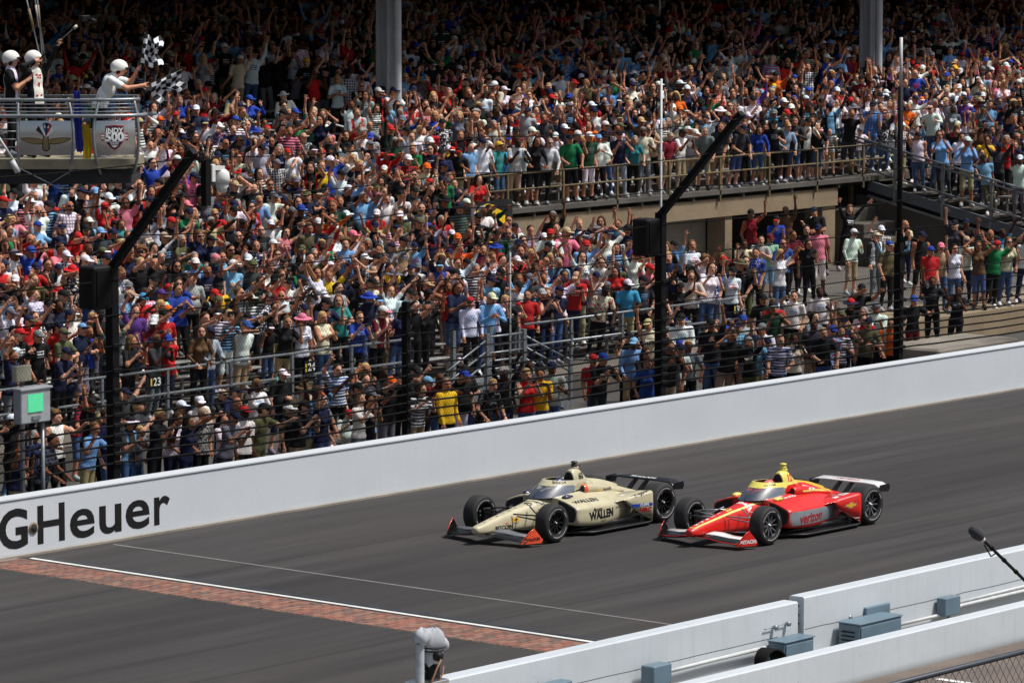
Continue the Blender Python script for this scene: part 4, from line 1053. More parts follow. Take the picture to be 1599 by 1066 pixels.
sandcar, S_ = race_car('race_car', 'sand coloured open-wheel race car with orange front endplate, slightly ahead near the wall', (55.07, 44.93, 0.012),
    dict(body=SAND, air=SAND, pod=SAND, podtop=M['carbon_edge'], fw=M['carbon'], flap=mat('grey flap', lin(110, 112, 118), 0.4, var=0.1, space='obj'), lip=M['carbon_edge'], ep=ORG, ep_in=M['carbon'], rw=M['carbon'], ring=SAND, helmet=paint('dark blue helmet', lin(40, 52, 92)), mirror=paint('navy mirror', lin(44, 48, 76)), stalk=M['carbon'], arm=M['carbon'], rimf=M['rim_black'], spoke=M['rim_black'], duct_ring=ORG), math.pi)
pod = S_['pods'][0]; pb = bvh_of([pod]); rb = bvh_of([S_['pods'][1]]); rp = S_['pods'][1]
decal('WALLEN', (.12, 1.0, .315), mt=K_, par=pod, bvh=pb, size=.20, bold=.010, shear=-.1, xs=.98, **LS)
decal('Morgan', (.26, 1.0, .425), mt=K_, par=pod, bvh=pb, size=.09, bold=.002, shear=.15, **LS)
decal('RADIO', (.08, 1.0, .20), mt=K_, par=pod, bvh=pb, size=.055, **LS)
decal('WALLEN', (.42, .68, 1), mt=K_, par=pod, bvh=pb, size=.13, bold=.004, xs=1.3, u=(-1, 0, 0), v=(0, -1, 0), cast=(0, 0, -1))
decal('SiriusXM', (-.46, 1, .38), mt=K_, par=pod, bvh=pb, size=.06, **LS)
flank(rp, rb, BLU, -.70, -1.165, .40, .40, .345, .345, 'blue_band')
decal('CLIFFS', (-.98, 1.1, .372), mt=W_, par=rp, bvh=rb, size=.060, bold=.002, xs=1.2, off=.007, **LS)
decal('HRC', (-1.0, 1.1, .28), mt=DKR, par=rp, bvh=rb, size=.105, bold=.005, shear=.2, xs=1.25, **LS)
decal('F Firestone', (-1.05, 1.1, .18), mt=K_, par=rp, bvh=rb, size=.045, **LS)
decal('Firestone', (-1.05, 1.1, .125), mt=K_, par=rp, bvh=rb, size=.040, **LS)
decal('SiriusXM', (-.96, .86, 1), mt=K_, par=rp, bvh=rb, size=.10, bold=.003, u=(-1, 0, 0), v=(0, -1, 0), cast=(0, 0, -1))
path_decal([(-.72, .80, 1), (-1.16, .855, 1)], .008, (0, 1, 0), (0, 0, -1), K_, rp, rb, 'pinstripe', .004)
decal('', (-.70, .62, 1.0), u=(-1, 0, 0), v=(0, -1, 0), mt=W_, par=rp, bvh=rb, size=1, mesh=quad_mesh(.10, .08), sub=0, name='sticker', **TOP)
bd = bvh_of([S_['tub'], S_['eng']])
decal('SiriusXM', (2.205, 1.1, .125), mt=K_, par=sandcar, bvh=S_['ep'], size=.085, bold=.002, **LS)
decal('BITCOIN', (2.04, 1, .24), mt=K_, par=sandcar, bvh=bd, size=.095, bold=.003, xs=1.2, **LS)
decal('', (1.74, 1, .345), mt=GOLD, par=sandcar, bvh=bd, size=1, mesh=quad_mesh(.17, .07), sub=0, name='sticker', **LS)
decal('', (1.725, 1, .345), mt=K_, par=sandcar, bvh=bd, size=1, mesh=quad_mesh(.085, .018), sub=0, name='sticker_mark', off=.007, **LS)
decal('AutoNation', (1.74, 1, .285), mt=K_, par=sandcar, bvh=bd, size=.032, **LS)
decal('HRC', (1.96, 1, .305), mt=ORG, par=sandcar, bvh=bd, size=.05, **LS)
path_decal([(2.55, -.035, 1), (2.0, -.05, 1), (1.56, -.055, 1), (1.16, -.06, 1)], .012, (0, 1, 0), (0, 0, -1), K_, sandcar, bd)
path_decal([(1.16, -.22, 1), (1.20, -.06, 1), (1.14, .10, 1), (1.06, .2, 1)], .02, (1, 0, 0), (0, 0, -1), K_, sandcar, bd)
for i, chh in enumerate('SIRIUS'):
    decal(chh, (2.45-.17*i, .03, 1), mt=K_, par=sandcar, bvh=bd, size=.075, **NB)
decal('60', (1.30, .06, 1), mt=K_, par=sandcar, bvh=bd, size=.15, bold=.004, **NB)
decal('TFNA', (1.08, 1, .56), mt=K_, par=sandcar, bvh=bd, size=.07, bold=.002, **LS)
decal('60', (-.14, 1, .915), mt=K_, par=S_['airo'], bvh=S_['air'], size=.15, bold=.006, **LS)
decal('SiriusXM', (.62, .23, .888), mt=K_, par=sandcar, bvh=S_['ring'], size=.062, bold=.002, u=(-.62, .78, 0), v=(0, 0, 1), cast=(-.78, -.62, 0), xs=1.1)
dk = bvh_of([o for o in sandcar.children if o.name.startswith(('cooling_duct', 'engine_cover', 'sidepod'))])
decal('Honda', (-.50, 1, .675), mt=K_, par=sandcar, bvh=dk, size=.085, bold=.001, xs=1.3, **LS)
decal('', (-.20, 1, .685), mt=GOLD, par=sandcar, bvh=dk, size=1, mesh=quad_mesh(.11, .035, 4, 2, .5), sub=0, name='sticker', **LS)
hd = bvh_of([o for o in sandcar.children if o.name.startswith(('headrest', 'nose_and', 'side_window'))])
decal('', (.03, 1, .76), mt=K_, par=sandcar, bvh=hd, size=1, mesh=emblem([(.04*math.cos(a), .04*math.sin(a)) for a in np.linspace(0, 6.28, 17)[:-1]]), sub=0, name='round_sticker', **LS)
decal('SiriusXM', (-2.11, 0, 1), mt=W_, par=sandcar, bvh=S_['rw'], size=.12, bold=.004, xs=1.3, u=(0, 1, 0), v=(-1, 0, 0), cast=(0, 0, -1))

for car_ in (redcar, sandcar): car_.scale = (.955, .955, .955)
# ================================================================== people
def smin(a, b, k):
    h = np.clip(0.5 + 0.5*(b-a)/k, 0, 1); return b*(1-h) + a*h - k*h*(1-h)
class Cone:
    def __init__(s, a, b, ra, rb, reg, flat=None): s.a, s.b, s.ra, s.rb, s.reg = np.array(a, float), np.array(b, float), ra, rb, reg
    def box(s): r = max(s.ra, s.rb); return np.minimum(s.a, s.b)-r, np.maximum(s.a, s.b)+r
    def d(s, p):
        ab = s.b - s.a; t = np.clip(((p - s.a) @ ab)/max(ab @ ab, 1e-9), 0, 1)
        return np.linalg.norm(p - s.a - t[..., None]*ab, axis=-1) - (s.ra + (s.rb-s.ra)*t)
class Ell:
    def __init__(s, c, r, reg, rot=None): s.c, s.r, s.reg = np.array(c, float), np.array(r, float), reg; s.M = rot
    def box(s): m = s.r.max(); return s.c-m, s.c+m
    def d(s, p):
        q = p - s.c
        if s.M is not None: q = q @ s.M
        k0 = np.linalg.norm(q/s.r, axis=-1); k1 = np.linalg.norm(q/s.r**2, axis=-1) + 1e-9
        return k0*(k0-1)/k1
def field(prims, h, k=0.035, cuts=()):
    lo = np.min([p.box()[0] for p in prims], axis=0) - 3*h; hi = np.max([p.box()[1] for p in prims], axis=0) + 3*h
    n = np.ceil((hi-lo)/h).astype(int)+1
    D = np.full(tuple(n), 0.5)
    for p in prims:
        a, b = p.box(); i0 = np.maximum(((a-lo-0.08)/h).astype(int), 0); i1 = np.minimum(((b-lo+0.08)/h).astype(int)+2, n)
        sl = tuple(slice(i0[q], i1[q]) for q in range(3))
        g = np.stack(np.meshgrid(*[lo[q]+h*np.arange(i0[q], i1[q]) for q in range(3)], indexing='ij'), -1)
        D[sl] = smin(D[sl], p.d(g), getattr(p, 'k', k))
    if cuts:
        g = np.stack(np.meshgrid(*[lo[q]+h*np.arange(n[q]) for q in range(3)], indexing='ij'), -1)
        for c in cuts: D = np.maximum(D, c(g))
    return D, lo
def surf_nets(D, lo, h):
    S = D < 0
    nx, ny, nz = [v-1 for v in D.shape]
    cnt = np.zeros((nx, ny, nz)); pos = np.zeros((nx, ny, nz, 3))
    C8 = [(i, j, k) for i in (0, 1) for j in (0, 1) for k in (0, 1)]
    for a in C8:
        for ax in range(3):
            if a[ax]: continue
            b = list(a); b[ax] = 1
            da = D[a[0]:a[0]+nx, a[1]:a[1]+ny, a[2]:a[2]+nz]; db = D[b[0]:b[0]+nx, b[1]:b[1]+ny, b[2]:b[2]+nz]
            m = (da < 0) != (db < 0)
            t = np.where(m, da/np.where(m, da-db, 1), 0)
            cnt += m
            for q in range(3): pos[..., q] += np.where(m, a[q] + (t if q == ax else 0), 0)
    act = cnt > 0
    idx = -np.ones(act.shape, int); idx[act] = np.arange(act.sum())
    V = (np.argwhere(act) + pos[act]/cnt[act][:, None])*h + lo
    F = []
    for ax in range(3):
        s0 = [slice(1, -1)]*3; s1 = [slice(1, -1)]*3; s0[ax] = slice(0, -1); s1[ax] = slice(1, None)
        A, B = S[tuple(s0)], S[tuple(s1)]
        e = np.argwhere(A != B)
        if not len(e): continue
        inside = A[tuple(e.T)]
        o = np.ones(3, int); o[ax] = 0
        e = e + o
        u, v = [(1, 2), (2, 0), (0, 1)][ax]
        def cell(du, dv):
            q = e.copy(); q[:, u] -= du; q[:, v] -= dv; return idx[tuple(q.T)]
        f = np.stack([cell(1, 1), cell(0, 1), cell(0, 0), cell(1, 0)], 1)
        f[~inside] = f[~inside][:, ::-1]; F.append(f)
    F = np.concatenate(F); return V, F[(F >= 0).all(1)]

HEADC = np.array([0, -0.015, 1.625])
ARM = {  # elbow, wrist for the +x arm (mirrored for the other)
 'down': ((.235, .03, 1.13), (.245, -.07, .90)), 'rail': ((.25, -.12, 1.15), (.19, -.36, 1.08)), 'phone': ((.25, -.20, 1.22), (.075, -.34, 1.50)),
 'up': ((.27, -.06, 1.66), (.22, -.14, 1.91)), 'upfwd': ((.24, -.22, 1.56), (.20, -.43, 1.74)), 'point': ((.23, -.26, 1.40), (.17, -.51, 1.46)),
 'clap': ((.25, -.13, 1.18), (.045, -.34, 1.33)), 'cross': ((.25, -.08, 1.16), (-.06, -.20, 1.17)), 'head': ((.37, -.04, 1.60), (.15, -.02, 1.75)),
 'shade': ((.31, -.17, 1.48), (.10, -.16, 1.68)), 'hip': ((.33, .08, 1.16), (.17, -.02, 1.0)), 'wide': ((.34, -.10, 1.62), (.42, -.18, 1.86)),
 'chest': ((.25, -.08, 1.16), (.08, -.26, 1.27)), 'fist': ((.27, -.14, 1.30), (.22, -.26, 1.52)),
 'flagA': ((.20, -.27, 1.43), (.13, -.40, 1.66)), 'flagB': ((.20, -.33, 1.30), (.12, -.60, 1.36)), 'camL': ((.30, -.16, 1.50), (.09, -.22, 1.56)), 'camU': ((.28, -.10, 1.64), (.26, -.24, 1.86)),
}
POSES = {  # name: (left, right, lean, phrase, phone?)
 'stand': ('down', 'down', 0, 'arms down', 0), 'rail': ('rail', 'rail', 6, 'hands on rail', 0), 'phone': ('phone', 'phone', 0, 'holding phone', 1),
 'fist': ('down', 'up', 0, 'fist raised', 0), 'wave': ('up', 'down', 0, 'one arm up', 0), 'cheer': ('wide', 'wide', -2, 'arms raised', 0),
 'clap': ('clap', 'clap', 2, 'clapping', 0), 'point': ('point', 'down', 3, 'pointing', 0), 'film': ('upfwd', 'upfwd', 3, 'filming', 1),
 'cross': ('cross', 'cross', 0, 'arms crossed', 0), 'head': ('head', 'head', 0, 'hands on head', 0), 'shade': ('down', 'shade', 2, 'shading eyes', 0),
 'reach': ('down', 'upfwd', 4, 'reaching forward', 0), 'pump': ('fist', 'fist', 3, 'fists clenched', 0), 'hip': ('hip', 'hip', 0, 'hands on hips', 0),
 'chest': ('chest', 'down', 0, 'hand at chest', 0), 'lookup': ('fist', 'up', 2, 'pumping arm', 0),
}
def rx(p, a, o):
    p = np.array(p, float) - o; c, s_ = math.cos(a), math.sin(a)
    return np.array([p[0], p[1]*c - p[2]*s_, p[1]*s_ + p[2]*c]) + o
def rzm(a): return np.array([[math.cos(a), -math.sin(a), 0], [math.sin(a), math.cos(a), 0], [0, 0, 1]])
class Body: pass
def make_body(pose, kind, yaw=0.0, h=0.021, sit=False, larm=None, rarm=None, lean=None, jit=None):
    L_, R_, ln = (larm, rarm, lean) if larm else POSES[pose][:3]
    f = kind == 'f'; hv = kind == 'h'
    jr = random.Random(jit or 0); ja = .055 if jit else 0.0
    if jit: ln = ln + jr.uniform(-3, 7)
    jv = lambda: np.array([jr.uniform(-ja, ja), jr.uniform(-ja, ja), jr.uniform(-ja, ja)])
    hip = np.array([0, 0, .95]); a = R(ln)
    dz = np.array([0, 0, -.44]) if sit else np.zeros(3)
    up = lambda p: rx(p, a, hip) + dz
    W = .165 if f else (.20 if hv else .188)
    P = []
    # head and neck
    hc = up(HEADC); Ry = rzm(yaw); tl = np.array([[1, 0, 0], [0, math.cos(a*.3), -math.sin(a*.3)], [0, math.sin(a*.3), math.cos(a*.3)]])
    HM = Ry @ tl
    hp = lambda q: hc + HM @ np.array(q, float)
    P += [Ell(hc, (.076, .094, .112), 0, HM), Ell(hp((0, -.018, -.055)), (.060, .070, .065), 0, HM), Cone(up((0, .02, 1.44)), hp((0, .015, -.07)), .058, .052, 0)]
    e = Cone(hp((0, -.092, .012)), hp((0, -.112, -.022)), .011, .017, 0); e.k = .014; P.append(e)
    for s in (-1, 1):
        e = Ell(hp((s*.077, .008, -.008)), (.012, .022, .032), 0, HM); e.k = .01; P.append(e)
    # trunk
    P += [Ell(up((0, .005, 1.29)), (W*.93, .118 if not hv else .135, .20), 1), Ell(up((0, -.005 if not hv else -.045, 1.07)), (.150 if f else (.19 if hv else .158), .112 if not hv else .165, .19), 1),
          Cone(up((-W*.82, .005, 1.41)), up((W*.82, .005, 1.41)), .062, .062, 1), Cone(up((0, .012, 1.40)), up((0, .01, 1.47)), .085, .07, 1)]
    if f:
        for s in (-1, 1): P.append(Ell(up((s*.072, -.105, 1.275)), (.065, .055, .062), 1))
    P += [Ell(np.array((0, .005, .93))+dz, (.175 if f else .172, .125 if not hv else .145, .13), 1.5)]
    # arms
    hands = []
    for s, nm in ((1, L_), (-1, R_)):
        sh = up((s*W, .005, 1.41)); el = up(np.array([ARM[nm][0][0]*s, *ARM[nm][0][1:]]) + jv()*1.2); wr = up(np.array([ARM[nm][1][0]*s, *ARM[nm][1][1:]]) + jv()*(1.6 if POSES.get(pose, (0,)*5)[4] == 0 else .4))
        # keep limb lengths human
        v = el - sh; el = sh + v/np.linalg.norm(v)*.285; v = wr - el; wr = el + v/np.linalg.norm(v)*.25
        mid = sh + (el-sh)*.62
        P += [Cone(sh, mid, .068 if not f else .058, .060 if not f else .050, 2), Cone(mid, el, .046 if not f else .039, .041 if not f else .035, 3), Cone(el, wr, .042 if not f else .036, .028 if not f else .024, 3.5)]
        d = (wr - el)/np.linalg.norm(wr - el)
        P.append(Cone(wr, wr + d*.065, .026, .038 if not f else .033, 9)); hands.append((wr, d, s))
    # legs
    for s in (-1, 1):
        hj = np.array((s*.088, .0, .91)) + dz
        if sit: kn = np.array((s*.13, -.43, .50)); an = np.array((s*.13, -.44, .09)); to = np.array((s*.15, -.62, .045))
        else: kn = np.array((s*.105, -.02, .50)); an = np.array((s*.125, .025, .095)); to = np.array((s*.15, -.13, .045))
        P += [Cone(hj, kn, .093 if not f else .090, .066, 4), Cone(kn + (hj-kn)*.02, kn + (an-kn)*.12, .062, .060, 4.5), Cone(kn, an, .056, .042, 5), Cone(an, to, .045, .040, 6), Cone(an + np.array((0, .035, -.045)), to, .036, .036, 6)]
    D, lo = field(P, h)
    V, F = surf_nets(D, lo, h)
    cen = V[F].mean(1)
    dist = np.stack([p.d(cen) for p in P], 1); reg = np.array([p.reg for p in P])[dist.argmin(1)]
    # hem: pelvis counts as shirt above the hem line, trousers below
    cz = cen[:, 2] - dz[2]
    reg = np.where((reg == 1.5), np.where(cz > .885, 1, 4), reg)
    reg = np.where((reg == 4) & (cz > .90) & (not sit), 1, reg)
    reg = np.where(reg == 4.5, 4.5, reg)
    # face features
    q = (cen - hc) @ HM
    head = (reg == 0)
    ex = np.abs(np.abs(q[:, 0]) - .033) < .028
    reg = np.where(head & (q[:, 1] < -.045) & ex & (np.abs(q[:, 2] - .014) < .016), 7, reg)
    reg = np.where(head & (q[:, 1] < -.05) & (np.abs(q[:, 0]) < .026) & (np.abs(q[:, 2] + .058) < .013), 8, reg)
    # fingers
    V, F = V.tolist(), F.tolist(); reg = list(reg)
    def finger(a0, d, l, r, bend):
        pts = [a0, a0 + d*l*.5, a0 + (d*.75 + bend*.6)*l*.5 + d*l*.5]
        base = len(V); rr = (r, r*.95, r*.7)
        u = np.cross(d, (0.3, 0.5, 0.8)); u /= np.linalg.norm(u); w = np.cross(d, u)
        for p, rad in zip(pts, rr):
            for k in range(5):
                t = 2*math.pi*k/5; V.append(list(p + (u*math.cos(t) + w*math.sin(t))*rad))
        for i in range(2):
            for k in range(5): F.append([base+i*5+k, base+i*5+(k+1) % 5, base+i*5+5+(k+1) % 5, base+i*5+5+k]); reg.append(9)
        F.append([base+10, base+11, base+12, base+13]); reg.append(9)
    for wr, d, s in hands:
        side = np.cross(d, (0, -1, 0.2)); side /= np.linalg.norm(side)
        nrm = np.cross(side, d)
        for k, l in enumerate((.075, .085, .08, .062)):
            finger(wr + d*.075 + side*(k-1.5)*.021, d, l, .0095, nrm*.5)
        finger(wr + d*.035 + side*.034, (d*.6 + side*.75)/1.0, .065, .011, nrm*.4)
    B = Body(); B.V, B.F, B.reg = np.array(V), F, np.array(reg, float); B.hc, B.HM = hc, HM
    B.hands = [(wr + d*.09, d) for wr, d, s in hands]
    return B

# headwear and hair, modelled about the head centre (face towards -y)
def head_mesh(kind):
    h = 0.016
    if kind == 'cap':
        D, lo = field([Ell((0, .006, .035), (.092, .108, .098), 10)], h, cuts=[lambda g: .028 - g[..., 2] + 0*g[..., 0]])
        V, F = surf_nets(D, lo, h); r = [10]*len(F)
        D, lo = field([Ell((0, -.125, .036), (.078, .090, .017), 11)], h*.8); V2, F2 = surf_nets(D, lo, h*.8)
        D, lo = field([Ell((0, .03, -.015), (.083, .088, .075), 12)], h, cuts=[lambda g: -g[..., 1] - .005]); V3, F3 = surf_nets(D, lo, h)
        return join([(V, F, r), (V2, F2, [11]*len(F2)), (V3, F3, [12]*len(F3))])
    if kind == 'hat':
        D, lo = field([Ell((0, .004, .05), (.092, .106, .092), 10)], h, cuts=[lambda g: .03 - g[..., 2]]); V, F = surf_nets(D, lo, h)
        D, lo = field([Ell((0, -.01, .035), (.185, .195, .020), 11)], h); V2, F2 = surf_nets(D, lo, h)
        D, lo = field([Ell((0, .03, -.02), (.084, .088, .08), 12)], h, cuts=[lambda g: -g[..., 1] - .0]); V3, F3 = surf_nets(D, lo, h)
        return join([(V, F, [10]*len(F)), (V2, F2, [11]*len(F2)), (V3, F3, [12]*len(F3))])
    if kind == 'short':
        D, lo = field([Ell((0, .018, .028), (.088, .100, .105), 12)], h, cuts=[lambda g: -.055*0 + (-.045 - g[..., 2]) , lambda g: (.03 - g[..., 2])*.8 - (g[..., 1] - .012)*.9])
        V, F = surf_nets(D, lo, h); return V, F, [12]*len(F)
    if kind == 'long':
        pr = [Ell((0, .02, .025), (.092, .104, .110), 12), Ell((0, .065, -.10), (.088, .05, .14), 12), Cone((-.08, .03, -.02), (-.085, .01, -.22), .035, .022, 12), Cone((.08, .03, -.02), (.085, .01, -.22), .035, .022, 12), Cone((0, .07, -.1), (0, .085, -.27), .07, .035, 12)]
        D, lo = field(pr, h, cuts=[lambda g: (.035 - g[..., 2])*.55 - (g[..., 1] + .022)*.95 - np.maximum(0, np.abs(g[..., 0]) - .06)*3])
        V, F = surf_nets(D, lo, h); return V, F, [12]*len(F)
    if kind == 'tail':
        pr = [Ell((0, .016, .024), (.086, .100, .104), 12), Ell((0, .115, .03), (.03, .035, .035), 12), Cone((0, .125, .01), (0, .125, -.17), .032, .014, 12)]
        D, lo = field(pr, h, cuts=[lambda g: (.025 - g[..., 2])*.8 - (g[..., 1] - .0)*.9 - np.maximum(0, g[..., 1]-.06)*4])
        V, F = surf_nets(D, lo, h); return V, F, [12]*len(F)
    if kind == 'curly':
        rnd = random.Random(4); pr = [Ell((0, .02, .05), (.11, .115, .105), 12)]
        for _ in range(26):
            v = Vector((rnd.gauss(0, 1), rnd.gauss(.35, 1), rnd.gauss(.5, 1))).normalized(); pr.append(Ell(np.array((0, .02, .045)) + np.array(v)*.105, (.035, .035, .035), 12))
        D, lo = field(pr, h, k=.01, cuts=[lambda g: (.03 - g[..., 2])*.6 - (g[..., 1] + .01)*.9]); V, F = surf_nets(D, lo, h); return V, F, [12]*len(F)
    if kind == 'helmet':
        D, lo = field([Ell((0, .015, .02), (.125, .148, .135), 10)], h, cuts=[lambda g: (-.035 - g[..., 2]) + np.maximum(0, .02 - g[..., 1])*.35 - np.maximum(0, g[..., 1])*.25])
        V, F = surf_nets(D, lo, h)
        D, lo = field([Ell((0, -.10, .03), (.105, .07, .018), 11), Cone((-.085, .02, -.06), (-.085, .02, -.03), .035, .035, 11), Cone((.085, .02, -.06), (.085, .02, -.03), .035, .035, 11)], h); V2, F2 = surf_nets(D, lo, h)
        return join([(V, F, [10]*len(F)), (V2, F2, [11]*len(F2))])
def join(parts):
    Vs, Fs, Rs, b = [], [], [], 0
    for V, F, r in parts:
        V = np.array(V); Vs.append(V); Fs += [[i+b for i in f] for f in np.array(F).tolist()] if not isinstance(F, list) else [[i+b for i in f] for f in F]
        Rs += list(r); b += len(V)
    return np.concatenate(Vs), Fs, Rs

def make_people_mat():
    m = bpy.data.materials.new('people'); t = NT(m)
    def A(n, typ='INSTANCER'):
        x = t.n('ShaderNodeAttribute', attribute_type=typ, attribute_name=n); return x
    reg = A('reg', 'GEOMETRY').outputs['Fac']; rp = A('rp', 'GEOMETRY').outputs['Vector']
    C = {k: A(k).outputs['Color'] for k in ('c_skin', 'c_shirt', 'c_slv', 'c_arm', 'c_thigh', 'c_shin', 'c_shoe', 'c_hat', 'c_brim', 'c_hair', 'c_print', 'c_eye')}
    pat = A('p_pat').outputs['Fac']
    sx = t.n('ShaderNodeSeparateXYZ'); t.l(rp, sx.inputs[0]); x, y, z = sx.outputs
    def is_(v, eps=.2): return t.val('COMPARE', pat, v, .4)
    mp = t.n('ShaderNodeMapping'); t.l(rp, mp.inputs[0])
    pn = t.noise(22, 2, mp.outputs[0]); pn2 = t.noise(48, 2, mp.outputs[0])
    # chest graphic
    box = t.val('MULTIPLY', t.val('MULTIPLY', t.val('LESS_THAN', t.val('ABSOLUTE', x), .085), t.val('LESS_THAN', t.val('ABSOLUTE', t.val('SUBTRACT', z, 1.29)), .06)), t.val('LESS_THAN', y, -.03))
    g1 = t.val('MULTIPLY', box, t.val('GREATER_THAN', t.val('SINE', t.val('ADD', t.val('MULTIPLY', z, 110), t.val('MULTIPLY', pn2, 9))), .0))
    s2 = t.val('GREATER_THAN', t.val('SINE', t.val('MULTIPLY', z, 105)), .1)
    s3 = t.val('MAXIMUM', t.val('GREATER_THAN', t.val('SINE', t.val('MULTIPLY', z, 95)), .45), t.val('GREATER_THAN', t.val('SINE', t.val('MULTIPLY', x, 95)), .45))
    s4 = t.val('GREATER_THAN', pn, .55)
    s5 = t.val('GREATER_THAN', t.val('ABSOLUTE', x), .095)
    pm = t.val('MULTIPLY', is_(1), g1)
    for k, g in ((2, s2), (3, t.val('MULTIPLY', s3, .7)), (4, s4), (5, s5)): pm = t.val('ADD', pm, t.val('MULTIPLY', is_(k), g))
    pm = t.val('MINIMUM', pm, 1.0)
    shirt = t.mix(pm, C['c_shirt'], C['c_print'])
    slv = t.mix(t.val('MULTIPLY', pm, t.val('COMPARE', pat, 3.2, 1.4)), C['c_slv'], C['c_print'])
    def rg(v): return t.val('COMPARE', reg, v, .1)
    col = C['c_skin']
    mouth = t.mix(.75, C['c_skin'], (.06, .015, .012))
    for v, c in ((1, shirt), (2, slv), (3, C['c_arm']), (3.5, C['c_arm']), (4, C['c_thigh']), (4.5, C['c_thigh']), (5, C['c_shin']), (6, C['c_shoe']), (7, C['c_eye']), (8, mouth), (10, C['c_hat']), (11, C['c_brim']), (12, C['c_hair'])):
        col = t.mix(rg(v), col, c)
    fold = t.noise(9, 3, rp)
    cl = t.val('MULTIPLY', t.val('GREATER_THAN', reg, .5), t.val('LESS_THAN', reg, 5.5))
    p = t.bsdf(col, .8, 0, t.val('MULTIPLY', fold, cl), .22, .05, spec=.25)
    return m
PM = make_people_mat()
def to_mesh(name, V, F, reg, rest=None):
    me = bpy.data.meshes.new(name); me.from_pydata([tuple(v) for v in V], [], [tuple(f) for f in F])
    a = me.attributes.new('reg', 'FLOAT', 'FACE'); a.data.foreach_set('value', np.array(reg, np.float32))
    a = me.attributes.new('rp', 'FLOAT_VECTOR', 'POINT'); a.data.foreach_set('vector', np.array(V if rest is None else rest, np.float32).ravel())
    me.polygons.foreach_set('use_smooth', [True]*len(F)); me.materials.append(PM); me.update(); return me

COLS = {'black': (20, 20, 23), 'charcoal': (52, 53, 58), 'navy': (24, 30, 62), 'white': (232, 233, 236), 'light grey': (168, 170, 174), 'grey': (112, 114, 120), 'red': (192, 34, 36), 'maroon': (108, 22, 36),
        'royal blue': (36, 68, 162), 'light blue': (122, 172, 216), 'sky blue': (66, 150, 208), 'teal': (50, 140, 136), 'green': (26, 124, 72), 'dark green': (24, 66, 46), 'olive': (92, 92, 62), 'tan': (188, 164, 128), 'cream': (222, 212, 188),
        'yellow': (236, 190, 40), 'orange': (232, 104, 30), 'pink': (226, 128, 148), 'purple': (88, 58, 140), 'brown': (98, 70, 50), 'mint': (160, 220, 178), 'lime': (190, 240, 60), 'blue': (48, 88, 160), 'denim': (70, 96, 138), 'khaki': (170, 150, 116)}
LC = {k: lin(*v) for k, v in COLS.items()}
SHIRTS = [('black', 38), ('charcoal', 9), ('navy', 17), ('white', 30), ('light grey', 6), ('grey', 6), ('red', 7), ('maroon', 2), ('royal blue', 5.5), ('light blue', 8), ('sky blue', 1.5), ('teal', 1), ('green', 1.2), ('dark green', 2), ('olive', 3), ('tan', 2), ('cream', 2), ('yellow', .9), ('orange', 1.3), ('pink', 3), ('purple', .7), ('brown', 2)]
HATS = [('black', 24), ('navy', 14), ('white', 11), ('tan', 4), ('red', 5), ('royal blue', 4), ('grey', 6), ('orange', .8), ('light blue', 1.5), ('olive', 3), ('pink', .6), ('yellow', .4)]
HAIRS = [(lin(30, 22, 18), 4), (lin(62, 44, 30), 5), (lin(110, 80, 50), 3), (lin(190, 158, 104), 2), (lin(150, 148, 144), 2)]
SKINS = [(lin(216, 162, 134), 6), (lin(196, 138, 108), 6), (lin(170, 112, 84), 3), (lin(112, 72, 52), 1.2), (lin(76, 48, 36), 1)]
BOTS = [('black', 5), ('denim', 6), ('navy', 3), ('khaki', 5), ('grey', 3), ('charcoal', 3), ('olive', 1), ('white', 1)]
def pick(rnd, tab): return rnd.choices([a for a, _ in tab], [w for _, w in tab])[0]
PATS = ['', 'printed', 'striped', 'checked', 'patterned', 'two-tone']
def outfit(rnd, kind=None, shirt=None, pat=None, sleeve=None, bottom=None, shorts=None, hat=None, hatcol=None, hair=None, skin=None, pr=None):
    d = dict(); d['kind'] = kind or rnd.choices(['m', 'f', 'h'], [5, 3.4, 1.6])[0]
    d['shirt'] = shirt or pick(rnd, SHIRTS)
    d['pat'] = pat if pat is not None else rnd.choices([0, 1, 2, 3, 4, 5], [54, 30, 4, 4, 4, 4])[0]
    d['sleeve'] = sleeve if sleeve is not None else rnd.choices([0, 1, 2], [1.5 if d['kind'] == 'f' else .3, 8, 1.6])[0]
    d['bottom'] = bottom or pick(rnd, BOTS); d['shorts'] = shorts if shorts is not None else (rnd.random() < .5)
    d['hat'] = hat or rnd.choices(['cap', 'hat', 'short', 'long', 'tail', 'curly', 'none'], [5, .35, 3.2 if d['kind'] != 'f' else .5, .05 if d['kind'] != 'f' else 4, 0 if d['kind'] != 'f' else 1.4, .25, .5 if d['kind'] != 'f' else 0])[0]
    d['hatcol'] = hatcol or pick(rnd, HATS)
    sk = skin or pick(rnd, SKINS); hr = hair or pick(rnd, HAIRS)
    j = lambda c, v=.12: tuple(max(.003, x*(1+rnd.uniform(-v, v))) for x in c)
    sh = j(LC[d['shirt']]); bt = j(LC[d['bottom']]); hc = j(LC[d['hatcol']])
    prc = LC[pr] if pr else (LC[rnd.choice(['white', 'white', 'light grey', 'grey', 'light blue', 'cream', 'red'])] if sum(sh) < .9 else LC[rnd.choice(['navy', 'red', 'charcoal', 'blue', 'light blue', 'black'])])
    d['c'] = dict(c_skin=sk, c_shirt=sh, c_slv=sk if d['sleeve'] == 0 else sh, c_arm=sh if d['sleeve'] == 2 else sk, c_thigh=bt, c_shin=sk if d['shorts'] else bt, c_shoe=j(LC[rnd.choice(['white', 'black', 'grey', 'light grey'])]),
                  c_hat=hc, c_brim=hc if rnd.random() < .8 else j(LC[pick(rnd, HATS)]), c_hair=hr, c_print=prc, c_eye=(.012, .012, .014) if rnd.random() < .6 else tuple(x*.35 for x in sk))
    return d
